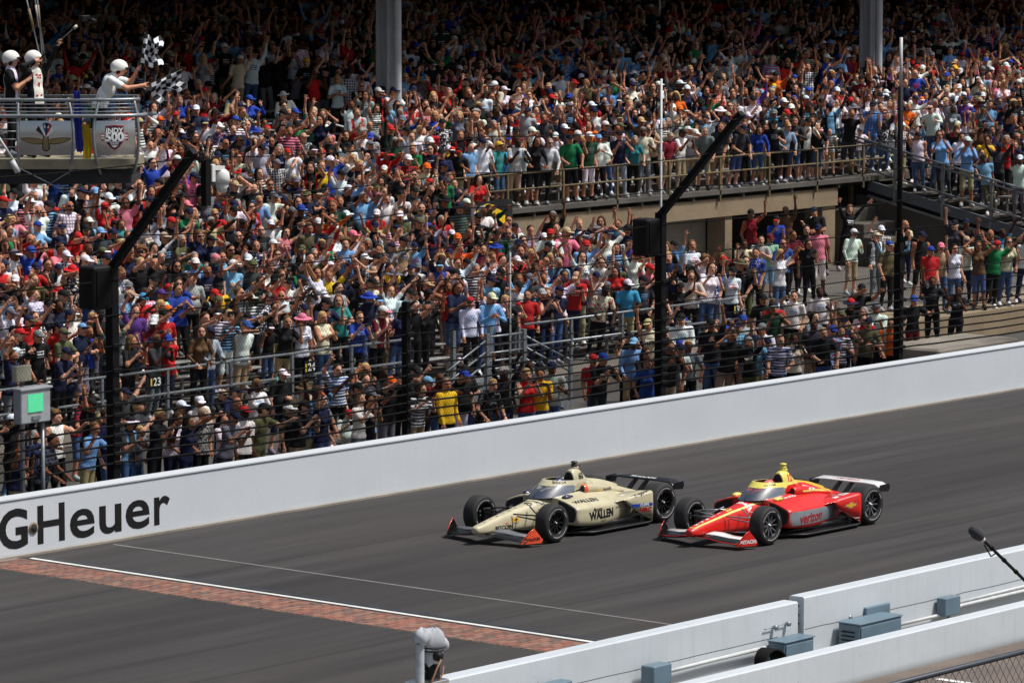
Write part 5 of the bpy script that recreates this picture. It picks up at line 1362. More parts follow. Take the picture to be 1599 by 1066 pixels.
HEADS = {k: head_mesh(k) for k in ('cap', 'hat', 'short', 'long', 'tail', 'curly', 'helmet')}
HEAD_ME = {}
for k, (V, F, r) in HEADS.items(): HEAD_ME[k] = to_mesh({'cap': 'cap', 'hat': 'hat', 'short': 'hair', 'long': 'hair', 'tail': 'hair', 'curly': 'hair', 'helmet': 'helmet'}[k], V, F, r)
PART_NAME = {'cap': 'cap', 'hat': 'hat', 'short': 'hair', 'long': 'hair', 'tail': 'hair', 'curly': 'hair', 'helmet': 'helmet'}
BODIES = {}
def body(pose, kind, var=0):
    key = (pose, kind, var)
    if key not in BODIES:
        rnd = random.Random(hash((len(BODIES), 3))); B = make_body(pose, kind, yaw=[0.0, .35, -.35][var], jit=1+len(BODIES))
        B.me = to_mesh('person', B.V, B.F, B.reg); BODIES[key] = B
    return BODIES[key]
def set_cols(o, d):
    for k, v in d['c'].items(): o[k] = [float(x) for x in v]
    o['p_pat'] = float(d['pat'])

VIEW = [(cam.matrix_world if False else None)]
_right = Vector((math.sin(_th), -math.cos(_th), 0)); _up = _right.cross(_fw)
def seen_at(p, m=0):
    q = Vector(p) - cam.location; w = q.dot(_fw)
    return 799.5 + 6510*q.dot(_right)/w, 533 - 6510*q.dot(_up)/w, w
CARS_AT = Vector((56.0, 43.5, 0))
def face_yaw(rnd, p, spread=.3):
    d = CARS_AT - Vector(p); full = math.atan2(d.y, d.x) + math.pi/2
    full = (full + math.pi) % (2*math.pi) - math.pi
    return full*rnd.uniform(.45, 1.0) + rnd.uniform(-spread, spread)
HAT_WORDS = {'cap': '{} cap', 'hat': '{} hat', 'short': 'short hair', 'long': 'long hair', 'tail': 'ponytail', 'curly': 'curly hair', 'none': 'bald head', 'helmet': 'white helmet'}
def where(p, zone):
    x = p[0]
    if x < 50.15: w = 'at far left'
    elif x < 57.77: w = 'near left post'
    elif x < 62.0: w = 'left of stair'
    elif x < 65.45: w = 'beside the stair'
    elif x < 69.5: w = 'right of stair'
    elif x < 73.78: w = 'near middle post'
    else: w = 'near right post'
    return w
USED = {}
def describe(d, pose, p, zone):
    sh = {0: 'tank top', 1: 'T-shirt', 2: 'long sleeves'}[d['sleeve']]
    a = ' '.join(x for x in (PATS[d['pat']], d['shirt'], sh) if x)
    h = HAT_WORDS[d['hat']].format(d['hatcol'])
    pz = POSES[pose][3]
    return f"person, {a}, {h}, {pz}, {zone} {where(p, zone)}", a, h
PEOPLE = []
TILT = random.Random(9)
def person(p, yaw, d, pose, scale=1.0, zone='', var=0, phone=True):
    B = body(pose, d['kind'], var)
    lab, a, h = describe(d, pose, p, zone)
    lab = ' '.join(lab.split())
    n = USED.get(lab, 0); USED[lab] = n+1
    o = link('person', B.me, None, lab, 'person', 'spectators behind the fence', None, p, yaw); o.scale = (scale,)*3
    o.rotation_euler = (TILT.gauss(.05, .06), TILT.gauss(0, .055), yaw)
    set_cols(o, d); o['_k'] = n
    if d['hat'] != 'none':
        c = link(PART_NAME[d['hat']], HEAD_ME[d['hat']], o); c.matrix_local = Matrix.Translation(Vector(B.hc)) @ Matrix(B.HM.tolist()).to_4x4(); set_cols(c, d)
    PEOPLE.append((o, d, pose, lab))
    if phone and POSES[pose][4]:
        hx = (np.array(B.hands[0][0]) + np.array(B.hands[1][0]))/2 + np.array((0, 0, .03))
        w = Matrix.Translation(Vector(p)) @ o.rotation_euler.to_matrix().to_4x4() @ Matrix.Scale(scale, 4)
        q = w @ Vector(hx)
        ph = link('phone', PHONE, None, f"phone of the person in {a}, {h}, {zone} {where(p, zone)}", 'phone', 'phones held up in the crowd', None, q, yaw)
    return o
b = MB(); b.bbox((-.075, -.006, -.036), (.075, .006, .036), .004); PHONE = b.mesh('phone', M['black_plastic'])
HERO = [
 (59.55, 51.65, -0.10, 'm', 'yellow', 0, 2, 'black', 0, 'none', 'tan', 'stand'),
 (60.45, 51.65, -0.10, 'f', 'black', 4, 1, 'charcoal', 0, 'short:b', 'tan', 'rail'),
 (61.55, 52.05, -0.10, 'm', 'black', 0, 1, 'denim', 1, 'curly', 'black', 'wave'),
 (57.05, 53.10, -0.10, 'm', 'tan', 0, 2, 'khaki', 0, 'hat', 'brown', 'stand'),
 (56.33, 52.00, -0.10, 'm', 'grey', 4, 1, 'black', 0, 'cap', 'orange', 'rail'),
 (55.26, 51.65, -0.10, 'm', 'black', 0, 1, 'khaki', 1, 'cap', 'black', 'phone'),
 (56.05, 51.65, -0.10, 'f', 'navy', 0, 1, 'denim', 0, 'long', 'black', 'fist'),
 (59.97, 53.15, -0.10, 'm', 'black', 0, 1, 'black', 0, 'cap', 'black', 'stand'),
 (58.95, 52.70, -0.10, 'm', 'black', 0, 1, 'grey', 0, 'cap', 'orange', 'film'),
 (51.45, 53.80, -0.10, 'm', 'white', 0, 0, 'black', 0, 'curly', 'black', 'point'),
 (51.80, 53.05, -0.10, 'm', 'black', 1, 1, 'black', 0, 'short', 'black', 'reach'),
 (53.91, 51.65, -0.10, 'm', 'white', 1, 1, 'black', 0, 'cap', 'red', 'stand'),
 (48.92, 51.75, -0.10, 'f', 'navy', 3, 1, 'black', 0, 'short', 'black', 'rail'),
 (50.46, 53.95, -0.10, 'm', 'black', 0, 2, 'black', 0, 'cap', 'white', 'film'),
 (53.53, 52.35, -0.10, 'm', 'light grey', 4, 1, 'black', 0, 'cap', 'tan', 'reach'),
 (52.71, 51.95, -0.10, 'f', 'navy', 0, 1, 'navy', 0, 'long', 'black', 'film'),
 (52.35, 52.40, -0.10, 'm', 'black', 1, 1, 'black', 0, 'short', 'black', 'phone'),
 (53.30, 51.65, -0.10, 'm', 'grey', 0, 1, 'charcoal', 0, 'cap', 'navy', 'phone'),
 (54.53, 51.90, -0.10, 'm', 'olive', 0, 1, 'olive', 0, 'cap', 'black', 'point'),
 (57.02, 51.65, -0.10, 'f', 'white', 1, 1, 'grey', 1, 'long', 'black', 'phone'),
 (63.03, 51.95, -0.10, 'm', 'light grey', 0, 1, 'denim', 1, 'cap', 'navy', 'chest'),
 (62.46, 51.75, -0.10, 'm', 'yellow', 0, 1, 'denim', 0, 'short', 'black', 'phone'),
 (61.94, 51.65, -0.10, 'f', 'red', 0, 0, 'denim', 1, 'long', 'black', 'phone'),
 (64.94, 52.30, -0.10, 'm', 'red', 0, 1, 'denim', 0, 'cap', 'red', 'chest'),
 (67.66, 53.60, -0.10, 'm', 'light blue', 0, 2, 'khaki', 0, 'cap', 'light blue', 'rail'),
 (65.67, 51.65, -0.10, 'f', 'blue', 0, 1, 'denim', 0, 'short', 'black', 'rail'),
 (67.31, 52.15, -0.10, 'm', 'white', 1, 1, 'black', 0, 'cap', 'navy', 'chest'),
 (68.00, 52.35, -0.10, 'm', 'grey', 0, 1, 'black', 1, 'short', 'black', 'rail'),
 (72.20, 54.15, -0.10, 'm', 'light grey', 0, 1, 'navy', 1, 'cap', 'royal blue', 'stand'),
 (69.85, 52.00, -0.10, 'm', 'light blue', 0, 2, 'khaki', 0, 'cap', 'navy', 'rail'),
 (71.54, 53.00, -0.10, 'm', 'white', 0, 2, 'grey', 0, 'cap', 'grey', 'rail'),
 (75.30, 55.40, -0.10, 'm', 'dark green', 0, 1, 'black', 0, 'cap', 'black', 'phone'),
 (70.10, 51.65, -0.10, 'm', 'white', 2, 1, 'black', 0, 'short', 'black', 'rail'),
 (70.74, 51.65, -0.10, 'f', 'cream', 0, 1, 'black', 0, 'long', 'black', 'phone'),
 (72.21, 52.10, -0.10, 'm', 'light blue', 4, 1, 'navy', 0, 'cap', 'royal blue', 'reach'),
 (77.13, 54.80, -0.10, 'm', 'black', 0, 1, 'black', 0, 'hat', 'red', 'point'),
 (74.58, 52.35, -0.10, 'm', 'red', 1, 1, 'black', 0, 'short', 'black', 'chest'),
 (73.89, 52.15, -0.10, 'm', 'olive', 0, 1, 'black', 0, 'cap', 'navy', 'chest'),
 (74.81, 52.15, -0.10, 'm', 'orange', 5, 1, 'black', 0, 'short', 'black', 'rail'),
 (78.97, 54.25, -0.10, 'm', 'black', 0, 1, 'maroon', 1, 'cap', 'royal blue', 'point'),
 (82.43, 56.10, -0.10, 'm', 'black', 1, 1, 'black', 0, 'short', 'black', 'lookup'),
 (81.20, 54.70, -0.10, 'f', 'black', 1, 1, 'black', 1, 'short', 'black', 'phone'),
 (55.61, 58.02, 0.79, 'm', 'olive', 0, 1, 'black', 1, 'cap', 'olive', 'chest'),
 (56.12, 58.02, 0.79, 'm', 'navy', 0, 1, 'grey', 1, 'cap', 'light blue', 'chest'),
 (57.23, 57.22, 0.62, 'm', 'charcoal', 0, 1, 'grey', 0, 'short', 'black', 'phone'),
 (56.53, 57.22, 0.62, 'f', 'black', 0, 1, 'black', 0, 'long', 'black', 'phone'),
 (58.49, 57.22, 0.62, 'f', 'brown', 0, 2, 'black', 0, 'long', 'black', 'rail'),
 (58.76, 57.22, 0.62, 'm', 'light grey', 0, 2, 'denim', 0, 'cap', 'navy', 'rail'),
 (59.56, 57.22, 0.62, 'm', 'white', 0, 1, 'khaki', 0, 'cap', 'blue', 'reach'),
 (62.98, 57.22, 0.62, 'f', 'royal blue', 1, 1, 'black', 0, 'short', 'black', 'phone'),
 (63.65, 57.22, 0.62, 'f', 'maroon', 5, 1, 'black', 0, 'cap', 'white', 'clap'),
 (61.48, 57.22, 0.62, 'f', 'white', 1, 1, 'black', 0, 'hat', 'pink', 'stand'),
 (62.15, 57.22, 0.62, 'f', 'cream', 0, 0, 'denim', 0, 'long', 'tan', 'clap'),
 (63.57, 58.02, 0.79, 'f', 'teal', 0, 1, 'black', 0, 'long', 'brown', 'clap'),
 (64.21, 57.22, 0.62, 'f', 'navy', 0, 1, 'denim', 0, 'long', 'black', 'chest'),
 (68.56, 57.22, 0.62, 'm', 'red', 0, 1, 'navy', 0, 'short', 'black', 'stand'),
 (67.81, 57.22, 0.62, 'm', 'black', 1, 1, 'black', 0, 'short', 'black', 'point'),
 (69.17, 57.22, 0.62, 'f', 'navy', 1, 1, 'black', 0, 'cap', 'light grey', 'stand'),
 (69.27, 57.22, 0.62, 'f', 'black', 0, 0, 'denim', 0, 'long', 'brown', 'phone'),
 (71.06, 58.02, 0.79, 'm', 'red', 1, 1, 'navy', 0, 'cap', 'tan', 'phone'),
 (70.86, 57.22, 0.62, 'm', 'cream', 4, 1, 'black', 0, 'cap', 'black', 'rail'),
 (72.03, 57.22, 0.62, 'm', 'sky blue', 0, 1, 'khaki', 1, 'cap', 'white', 'rail'),
 (72.56, 57.22, 0.62, 'm', 'charcoal', 1, 1, 'black', 0, 'cap', 'black', 'stand'),
 (72.98, 57.22, 0.62, 'm', 'black', 0, 1, 'khaki', 0, 'cap', 'white', 'shade'),
 (70.40, 58.02, 0.79, 'm', 'light blue', 0, 2, 'denim', 0, 'short', 'black', 'chest'),
 (69.52, 58.02, 0.79, 'm', 'charcoal', 0, 1, 'denim', 0, 'cap', 'grey', 'clap'),
 (66.76, 57.22, 0.62, 'm', 'white', 1, 2, 'black', 0, 'cap', 'red', 'stand'),
 (67.18, 57.22, 0.62, 'm', 'light blue', 0, 2, 'denim', 0, 'cap', 'cream', 'clap'),
 (74.43, 57.22, 0.62, 'm', 'cream', 0, 1, 'black', 0, 'short', 'black', 'clap'),
 (75.15, 57.22, 0.62, 'm', 'royal blue', 4, 1, 'grey', 1, 'cap', 'white', 'stand'),
 (65.03, 59.62, 1.13, 'm', 'yellow', 0, 1, 'navy', 0, 'none', 'tan', 'cheer'),
 (63.22, 59.62, 1.13, 'm', 'red', 0, 1, 'black', 0, 'cap', 'black', 'stand'),
 (66.49, 59.62, 1.13, 'm', 'green', 0, 1, 'black', 0, 'hat', 'tan', 'stand'),
 (66.84, 59.62, 1.13, 'm', 'yellow', 0, 1, 'black', 0, 'short', 'black', 'fist'),
 (69.60, 58.82, 0.96, 'm', 'red', 0, 2, 'black', 0, 'short', 'black', 'head'),
 (71.61, 59.62, 1.13, 'm', 'red', 0, 1, 'black', 0, 'short', 'black', 'phone'),
 (67.49, 57.22, 0.62, 'f', 'white', 0, 1, 'black', 0, 'short', 'black', 'lookup'),
 (64.91, 57.22, 0.62, 'm', 'black', 0, 0, 'black', 0, 'short', 'black', 'film'),
 (59.20, 59.62, 1.13, 'm', 'red', 0, 1, 'black', 0, 'cap', 'sky blue', 'pump'),
 (59.42, 59.62, 1.13, 'm', 'white', 3, 1, 'charcoal', 0, 'none', 'tan', 'reach'),
 (58.98, 58.82, 0.96, 'f', 'white', 1, 1, 'denim', 0, 'long', 'tan', 'stand'),
 (60.00, 59.62, 1.13, 'f', 'mint', 0, 1, 'black', 0, 'cap', 'purple', 'stand'),
 (60.52, 59.62, 1.13, 'm', 'royal blue', 0, 1, 'black', 0, 'short', 'black', 'clap'),
 (60.99, 59.62, 1.13, 'm', 'black', 5, 1, 'black', 0, 'cap', 'red', 'stand'),
 (57.29, 58.82, 0.96, 'm', 'black', 0, 1, 'grey', 1, 'cap', 'black', 'stand'),
 (54.22, 58.02, 0.79, 'm', 'white', 4, 1, 'black', 0, 'short', 'black', 'reach')]
CONC = [
 (76.63, 'f', 'green', 0, 1, 'navy', 'short', 'black'),
 (77.34, 'm', 'navy', 1, 1, 'khaki', 'short', 'black'),
 (78.12, 'm', 'black', 0, 1, 'khaki', 'cap', 'black'),
 (78.68, 'm', 'light blue', 0, 1, 'brown', 'short', 'black'),
 (79.24, 'm', 'white', 0, 2, 'black', 'cap', 'navy'),
 (79.84, 'm', 'teal', 1, 1, 'denim', 'cap', 'yellow'),
 (80.34, 'm', 'cream', 4, 1, 'tan', 'short', 'black'),
 (81.09, 'f', 'black', 0, 2, 'black', 'long', 'brown'),
 (81.50, 'm', 'white', 0, 2, 'black', 'short', 'tan'),
 (82.76, 'm', 'green', 0, 1, 'black', 'cap', 'black'),
 (83.36, 'm', 'dark green', 1, 1, 'white', 'cap', 'white'),
 (83.89, 'm', 'white', 0, 2, 'black', 'cap', 'light blue'),
 (84.74, 'm', 'navy', 0, 1, 'light grey', 'cap', 'black'),
 (85.22, 'f', 'teal', 0, 1, 'black', 'long', 'black'),
 (85.71, 'm', 'cream', 0, 1, 'grey', 'short', 'black'),
 (86.58, 'm', 'navy', 2, 1, 'khaki', 'short', 'black'),
 (87.27, 'm', 'white', 1, 1, 'khaki', 'cap', 'black'),
 (88.25, 'm', 'grey', 0, 1, 'khaki', 'short', 'black'),
 (88.81, 'm', 'charcoal', 0, 1, 'khaki', 'short', 'black'),
 (89.52, 'm', 'charcoal', 0, 1, 'denim', 'cap', 'navy'),
 (90.18, 'm', 'black', 0, 1, 'black', 'short', 'black'),
 (90.67, 'f', 'royal blue', 0, 2, 'denim', 'long', 'tan'),
 (91.34, 'm', 'black', 1, 1, 'black', 'cap', 'black'),
 (91.70, 'm', 'light grey', 3, 2, 'black', 'short', 'black'),
 (92.29, 'm', 'charcoal', 1, 2, 'denim', 'none', 'tan'),
 (92.82, 'm', 'white', 5, 1, 'black', 'cap', 'black'),
 (93.39, 'm', 'black', 0, 1, 'denim', 'short', 'black')]
TERR = [
 (87.11, 61.85, 0.52, 'white', 0, 2, 'khaki', 1, 'cap', 'white', 'chest'),
 (86.47, 60.60, 0.52, 'charcoal', 5, 2, 'grey', 0, 'cap', 'cream', 'stand'),
 (84.32, 58.80, 0.52, 'olive', 0, 1, 'black', 0, 'cap', 'royal blue', 'chest'),
 (87.16, 59.80, 0.52, 'black', 0, 0, 'black', 1, 'cap', 'navy', 'stand'),
 (85.15, 57.75, 0.52, 'tan', 0, 2, 'denim', 0, 'cap', 'pink', 'phone'),
 (84.26, 57.45, 0.52, 'red', 0, 1, 'grey', 0, 'cap', 'royal blue', 'stand'),
 (87.06, 58.30, 0.52, 'white', 1, 1, 'navy', 0, 'cap', 'tan', 'phone'),
 (85.10, 57.30, 0.52, 'white', 0, 0, 'denim', 1, 'long', 'brown', 'fist'),
 (86.66, 57.30, 0.52, 'green', 0, 1, 'black', 0, 'cap', 'red', 'cheer'),
 (86.23, 57.30, 0.52, 'brown', 0, 0, 'denim', 1, 'long', 'tan', 'head'),
 (87.32, 57.30, 0.52, 'cream', 0, 1, 'denim', 0, 'long', 'black', 'phone'),
 (88.11, 57.30, 0.52, 'white', 0, 1, 'navy', 0, 'cap', 'white', 'stand'),
 (85.00, 62.95, 0.52, 'mint', 0, 1, 'light blue', 1, 'cap', 'maroon', 'cross'),
 (83.74, 61.50, 0.52, 'blue', 0, 1, 'black', 0, 'none', 'tan', 'cross'),
 (84.60, 61.30, 0.52, 'black', 0, 1, 'black', 0, 'long', 'black', 'chest'),
 (83.06, 62.25, 0.52, 'cream', 0, 1, 'black', 0, 'short', 'black', 'phone'),
 (86.87, 63.15, 0.52, 'black', 1, 1, 'navy', 0, 'short', 'black', 'chest'),
 (85.90, 62.75, 0.52, 'maroon', 0, 1, 'black', 0, 'short', 'black', 'clap'),
 (84.20, 62.70, 0.52, 'light grey', 0, 1, 'black', 0, 'short', 'black', 'clap'),
 (80.33, 59.85, 0.52, 'royal blue', 4, 1, 'black', 1, 'short', 'black', 'stand'),
 (77.53, 56.75, -0.10, 'white', 1, 1, 'black', 0, 'short', 'black', 'reach'),
 (78.84, 56.75, -0.10, 'white', 1, 1, 'charcoal', 0, 'short', 'black', 'chest'),
 (76.46, 56.75, -0.10, 'black', 1, 1, 'black', 0, 'cap', 'black', 'chest'),
 (80.34, 59.15, 0.52, 'white', 0, 1, 'denim', 0, 'long', 'tan', 'film')]
# ---------------------------------------------------------------- the flag stand over the track edge
FS_O = Vector((48.10, 49.80, 0)); FU = Vector((math.sin(_th), -math.cos(_th), 0)); FV = Vector((-math.cos(_th), -math.sin(_th), 0))
def fs(u, v, z): return FS_O + FU*u + FV*v + Vector((0, 0, z))
def bulge(z): return .19*(1-((z-6.88)/.66)**2)
def plan(u):            # how far the basket front swings back towards its right end
    return -.22*max(0, (u-.35)/.65)**2 - .05*max(0, (-u-.6)/.8)**2
def fp(u, z, off=0.0): return fs(u, bulge(z)+plan(u)+off, z)
fst = thing('flag_stand', 'flag stand basket with brushed metal panels and emblems at top left', 'flag stand')
def panel(u0, u1, z0, z1, off, mt, name):
    n, k = 12, 10; q = MB(); vs = [fp(u0+(u1-u0)*i/n, z0+(z1-z0)*j/k, off) for i in range(n+1) for j in range(k+1)]
    fs_ = [(i*(k+1)+j, (i+1)*(k+1)+j, (i+1)*(k+1)+j+1, i*(k+1)+j+1) for i in range(n) for j in range(k)]
    q.add(vs, fs_, True); return q.build(name, mt, fst, fix=False)
panel(-.93, -.05, 6.56, 7.13, 0, M['alu_sheet'], 'panel'); panel(.32, .97, 6.56, 7.13, 0, M['alu_sheet'], 'panel')
for u0, u1 in ((-.95, -.95), (-.13, -.03), (.40, .30), (.93, 1.02)):
    q = MB(); pts = []
    for j in range(13):
        z = 6.24 + (7.50-6.24)*j/12
        f = 1-((z-6.87)/.63)**2
        pts.append(fp(u0+(u1-u0)*(f if u0 != .93 else f), z, .03))
    q.tube(pts, .026, 6); q.build('rib', M['galv'], fst)
for z, r in ((7.47, .030), (7.21, .034)):
    q = MB(); q.tube([fp(u, z, .05) for u in np.linspace(-2.2, 1.03, 24)] + ([fp(1.25, z, -.35)] if r > .031 else []), r, 8); q.build('rail', M['galv'], fst)
for z in (7.40, 7.34, 7.28):
    q = MB(); q.tube([fp(u, z, .04) for u in np.linspace(-2.2, .95, 20)], .009, 5); q.build('wire', M['galv'], fst)
for z in (7.10, 6.96, 6.83, 6.70, 6.58):
    q = MB(); q.tube([fp(u, z, .04) for u in np.linspace(-2.2, -.95, 8)], .010, 5); q.build('wire', M['galv'], fst)
for z in (7.47, 7.2, 6.9, 6.6):   # back rail
    q = MB(); q.tube([fs(-2.2, -1.3, z), fs(.9, -1.3, z), fs(1.0, -.3, z)], .018, 6); q.build('back_rail', M['galv'], fst)
q = MB(); out = [(-2.4, .12), (-.95, .12), (-.05, .14), (.35, .14), (.95, -.10), (1.0, -1.3), (-2.4, -1.3)]
q.prism(out, FS_O + Vector((0, 0, 6.33)), FU, FV, (0, 0, .16)); q.build('deck', mat('deck edge', lin(150, 142, 118), 0.7, var=0.15), fst)
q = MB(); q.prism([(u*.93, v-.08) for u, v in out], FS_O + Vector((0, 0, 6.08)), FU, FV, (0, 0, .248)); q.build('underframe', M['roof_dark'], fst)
q = MB(); q.bar(fs(-2.3, -.6, 6.2), fs(-3.4, -1.2, 6.2), .3, .3); q.bar(fs(-3.3, -1.2, 6.2), fs(-3.3, -1.2, -.1), .3, .3, (1, 0, 0)); q.build('support_column', M['black_steel'], fst)
for i, (a, c_) in enumerate((((-.95, -.5, 9.5), (-.62, -.55, 8.05)), ((-.80, -.5, 9.6), (-.55, -.55, 8.05)), ((-.72, -.5, 9.6), (-.60, -.55, 8.05)))):
    q = MB(); A0, C0 = fs(*a), fs(*c_); q.tube([A0, C0], .013, 6); q.build('tie_rod', M['galv'], fst)
    q = MB(); q.tube([A0.lerp(C0, .38), A0.lerp(C0, .62)], .024, 8); q.build('rod_sleeve', mat('sleeve', lin(140, 118, 90), .6, var=.1) if i != 1 else M['conduit'], fst)
q = MB(); q.tube([fs(-1.35, .2, 7.0), fs(-1.0, .22, 6.45)], .02, 6); q.build('tie_rod', M['conduit'], fst)
q = MB(); q.tube([fs(-1.05, .22, 6.48), fs(-.95, .22, 6.28)], .05, 8); q.build('rod_end', M['conduit'], fst)
q = MB(); q.tube([fs(-.95, .2, 6.36), fs(-.3, .1, 6.02), fs(.05, .05, 6.0)], .010, 5); q.tube([fs(.0, .1, 6.36), fs(-.5, .1, 6.05)], .010, 5); q.build('stay_wire', M['galv'], fst)
# emblems lying on the panels
def emb(polys, mt, u0, z0, sc, name, off, par=None):
    q = MB()
    for pl in polys:
        n = len(pl); a = [fp(u0+x*sc, z0+y*sc, off) for x, y in pl]; c_ = [fp(u0+x*sc, z0+y*sc, off-.004) for x, y in pl]
        q.add(a + c_, [tuple(range(n)), tuple(range(2*n-1, n-1, -1))] + [(i, (i+1) % n, n+(i+1) % n, n+i) for i in range(n)])
    return q.build(name, mt, par or fst)
GLD = mat('bronze enamel', lin(150, 132, 92), .45, .3, var=.12, scale=20)
def wing(s, g=1.0): return [(s*.06, .02*g), (s*.14, .06), (s*.30, .08), (s*.50, .085), (s*.64, .07), (s*.60, .02), (s*.52, -.02), (s*.42, -.05), (s*.30, -.08), (s*.16, -.09), (s*.07, -.08)]
emb([wing(1), wing(-1), [(-.07, .12), (.07, .12), (.08, .0), (.10, -.2), (.05, -.26), (-.05, -.26), (-.10, -.2), (-.08, 0)]], M['black_paint'], -.49, 6.80, .66, 'wing_emblem', .010)
emb([[(x*.93+math.copysign(.015, x), y*.8+.002) for x, y in wing(1)], [(x*.93+math.copysign(.015, x), y*.8+.002) for x, y in wing(-1)], [(-.05, .10), (.05, .10), (.06, 0), (.075, -.19), (.04, -.235), (-.04, -.235), (-.075, -.19), (-.06, 0)]], GLD, -.49, 6.80, .66, 'wing_emblem', .015)
fan = [(150, 128, 'flag black', (.01, .01, .012)), (128, 108, 'flag light', lin(232, 235, 235)), (108, 92, 'flag blue', lin(40, 120, 200)), (92, 72, 'flag black', None), (72, 55, 'flag red', lin(190, 28, 40)), (55, 34, 'flag light', None)]
for a0, a1, nm, cc_ in fan:
    mt = MATS.get(nm) or mat(nm, cc_, .5, var=.05)
    emb([[(0, .02)] + [(.40*math.cos(R(a0+(a1-a0)*k/4))*.75, .40*math.sin(R(a0+(a1-a0)*k/4))+.02) for k in range(5)]], mt, -.49, 6.84, .62, 'flag_emblem', .012)
for kk in range(4):
    a0 = 128-24*kk; emb([[(.2*math.cos(R(a0)), .26*math.sin(R(a0))+.02), (.28*math.cos(R(a0-8)), .36*math.sin(R(a0-8))+.02), (.2*math.cos(R(a0-16)), .28*math.sin(R(a0-16))+.02)]], MATS['flag light'], -.49, 6.84, .62, 'flag_emblem', .018)
shd = [(-.5, .62), (0, .66), (.5, .62), (.5, .0), (.42, -.35), (.2, -.6), (0, -.72), (-.2, -.6), (-.42, -.35), (-.5, 0)]
emb([shd, [(-.72, .2), (.72, .2), (.72, -.2), (-.72, -.2)]], MATS['flag red'], .64, 6.86, .30, 'shield_emblem', .008)
emb([[(-.70, .12), (.70, .12), (.70, .05), (-.70, .05)], [(-.70, -.02), (.70, -.02), (.70, -.09), (-.70, -.09)]], MATS['flag light'], .64, 6.86, .30, 'shield_emblem', .012)
emb([[(x*.88, y*.92) for x, y in shd]], mat('shield navy', lin(26, 28, 52), .4, var=.05), .64, 6.86, .30, 'shield_emblem', .016)
def fs_text(txt, u, z, size, mt, bold=.0, off=.022, xs=1.0):
    me = text_mesh(txt, size, bold, xs)
    for v in me.vertices: v.co = fp(u+v.co.x, z+v.co.y, off)
    me.materials.append(mt); return link('lettering', me, fst)
fs_text('INDY', .64, 6.965, .115, MATS['flag light'], .004); fs_text('500', .64, 6.86, .20, MATS['flag light'], .010)
emb([[(-.25, -.25), (.25, -.25), (.25, -.30), (-.25, -.30)], [(-.22, -.36), (.22, -.36), (.2, -.40), (-.2, -.40)], [(-.18, -.48), (0, -.44), (.18, -.48), (0, -.58)]], MATS['flag light'], .64, 6.86, .30, 'shield_emblem', .021)
# rolled flag stowed in the gap between the panels
t = thing('rolled_flag', 'blue and yellow cloth flag stuffed in the gap between the metal panels', 'flag', fs(.1, 0, 6.62))
def cloth(mb, pts, w, seed):
    rnd = random.Random(seed); rows_ = []
    for i, p in enumerate(pts):
        rows_.append([Vector(p) + FU*(w*(k/6-.5)*(1+.2*math.sin(i*1.3))) + FV*(.03*math.sin(k*2.1+i*.8)) for k in range(7)])
    mb.loft(rows_, closed=False, cap=False)
q = MB(); cloth(q, [(0, 0, .0), (-.02, 0, .25), (-.04, 0, .55), (-.05, 0, .85), (-.06, 0, 1.0)], .12, 1)
for v in range(len(q.v)): q.v[v] = tuple(Vector(q.v[v]) - FU*.04 + FV*.05)
q.build('blue_cloth', paint('blue cloth', lin(40, 56, 170), 0, .85), t)
q = MB(); cloth(q, [(0, 0, -.12), (.03, 0, .1), (.0, 0, .3), (-.03, 0, .45)], .13, 2)
for v in range(len(q.v)): q.v[v] = tuple(Vector(q.v[v]) + FU*.07 + FV*.06)
q.build('yellow_cloth', paint('yellow cloth', lin(226, 190, 40), 0, .85), t)

ARM['flagA'] = ((.24, -.20, 1.48), (.13, -.27, 1.72)); ARM['flagB'] = ((.22, -.26, 1.42), (.12, -.53, 1.62)); ARM['camL'] = ((.34, -.14, 1.50), (.10, -.20, 1.60)); ARM['camU'] = ((.30, -.12, 1.64), (.30, -.30, 1.86))
def official(p, yaw, larm, rarm, lean, d, label, hyaw=0.0):
    B = make_body('', d['kind'], hyaw, .018, larm=larm, rarm=rarm, lean=lean)
    o = link('person', to_mesh('person', B.V, B.F, B.reg), None, label, 'person', None, None, p, yaw); set_cols(o, d)
    c = link('helmet', HEAD_ME['helmet'], o); c.matrix_local = Matrix.Translation(Vector(B.hc)) @ Matrix(B.HM.tolist()).to_4x4(); set_cols(c, d)
    W = Matrix.Translation(Vector(p)) @ Matrix.Rotation(yaw, 4, 'Z')
    return o, [W @ Vector(h[0]) for h in B.hands]
rr = random.Random(5)
d1 = outfit(rr, 'm', 'white', 0, 1, 'black', False, 'helmet', 'white'); d1['c']['c_skin'] = lin(222, 160, 130); d1['c']['c_arm'] = d1['c']['c_skin']; d1['c']['c_brim'] = (.01, .01, .012)
d1['c']['c_hat'] = lin(238, 236, 230)
fm, hands = official(fs(.33, -.50, 6.43), R(38), 'flagA', 'flagB', 30, d1, 'person in white T-shirt and helmet leaning out waving two checkered flags', .1)
d2 = outfit(rr, 'm', 'white', 5, 2, 'black', False, 'helmet', 'white', pr='black'); d2['c'].update(c_slv=(.008, .008, .009), c_arm=(.008, .008, .009), c_brim=(.02, .02, .03), c_hat=lin(238, 236, 230), c_print=(.008, .008, .009))
p2, h2 = official(fs(-.72, -.45, 6.49), R(-5), 'camU', 'camL', -4, d2, 'person in white vest and helmet filming with a camera on a pole', .5)
d3 = outfit(rr, 'm', 'white', 5, 1, 'black', False, 'helmet', 'white', pr='black'); d3['c'].update(c_slv=(.008, .008, .009), c_arm=lin(206, 150, 118), c_brim=(.01, .01, .012), c_hat=lin(238, 236, 230), c_print=(.008, .008, .009))
p3, h3 = official(fs(-1.12, -.40, 6.49), R(35), 'chest', 'clap', 0, d3, 'person in white vest and helmet at the far left of the flag stand', .2)
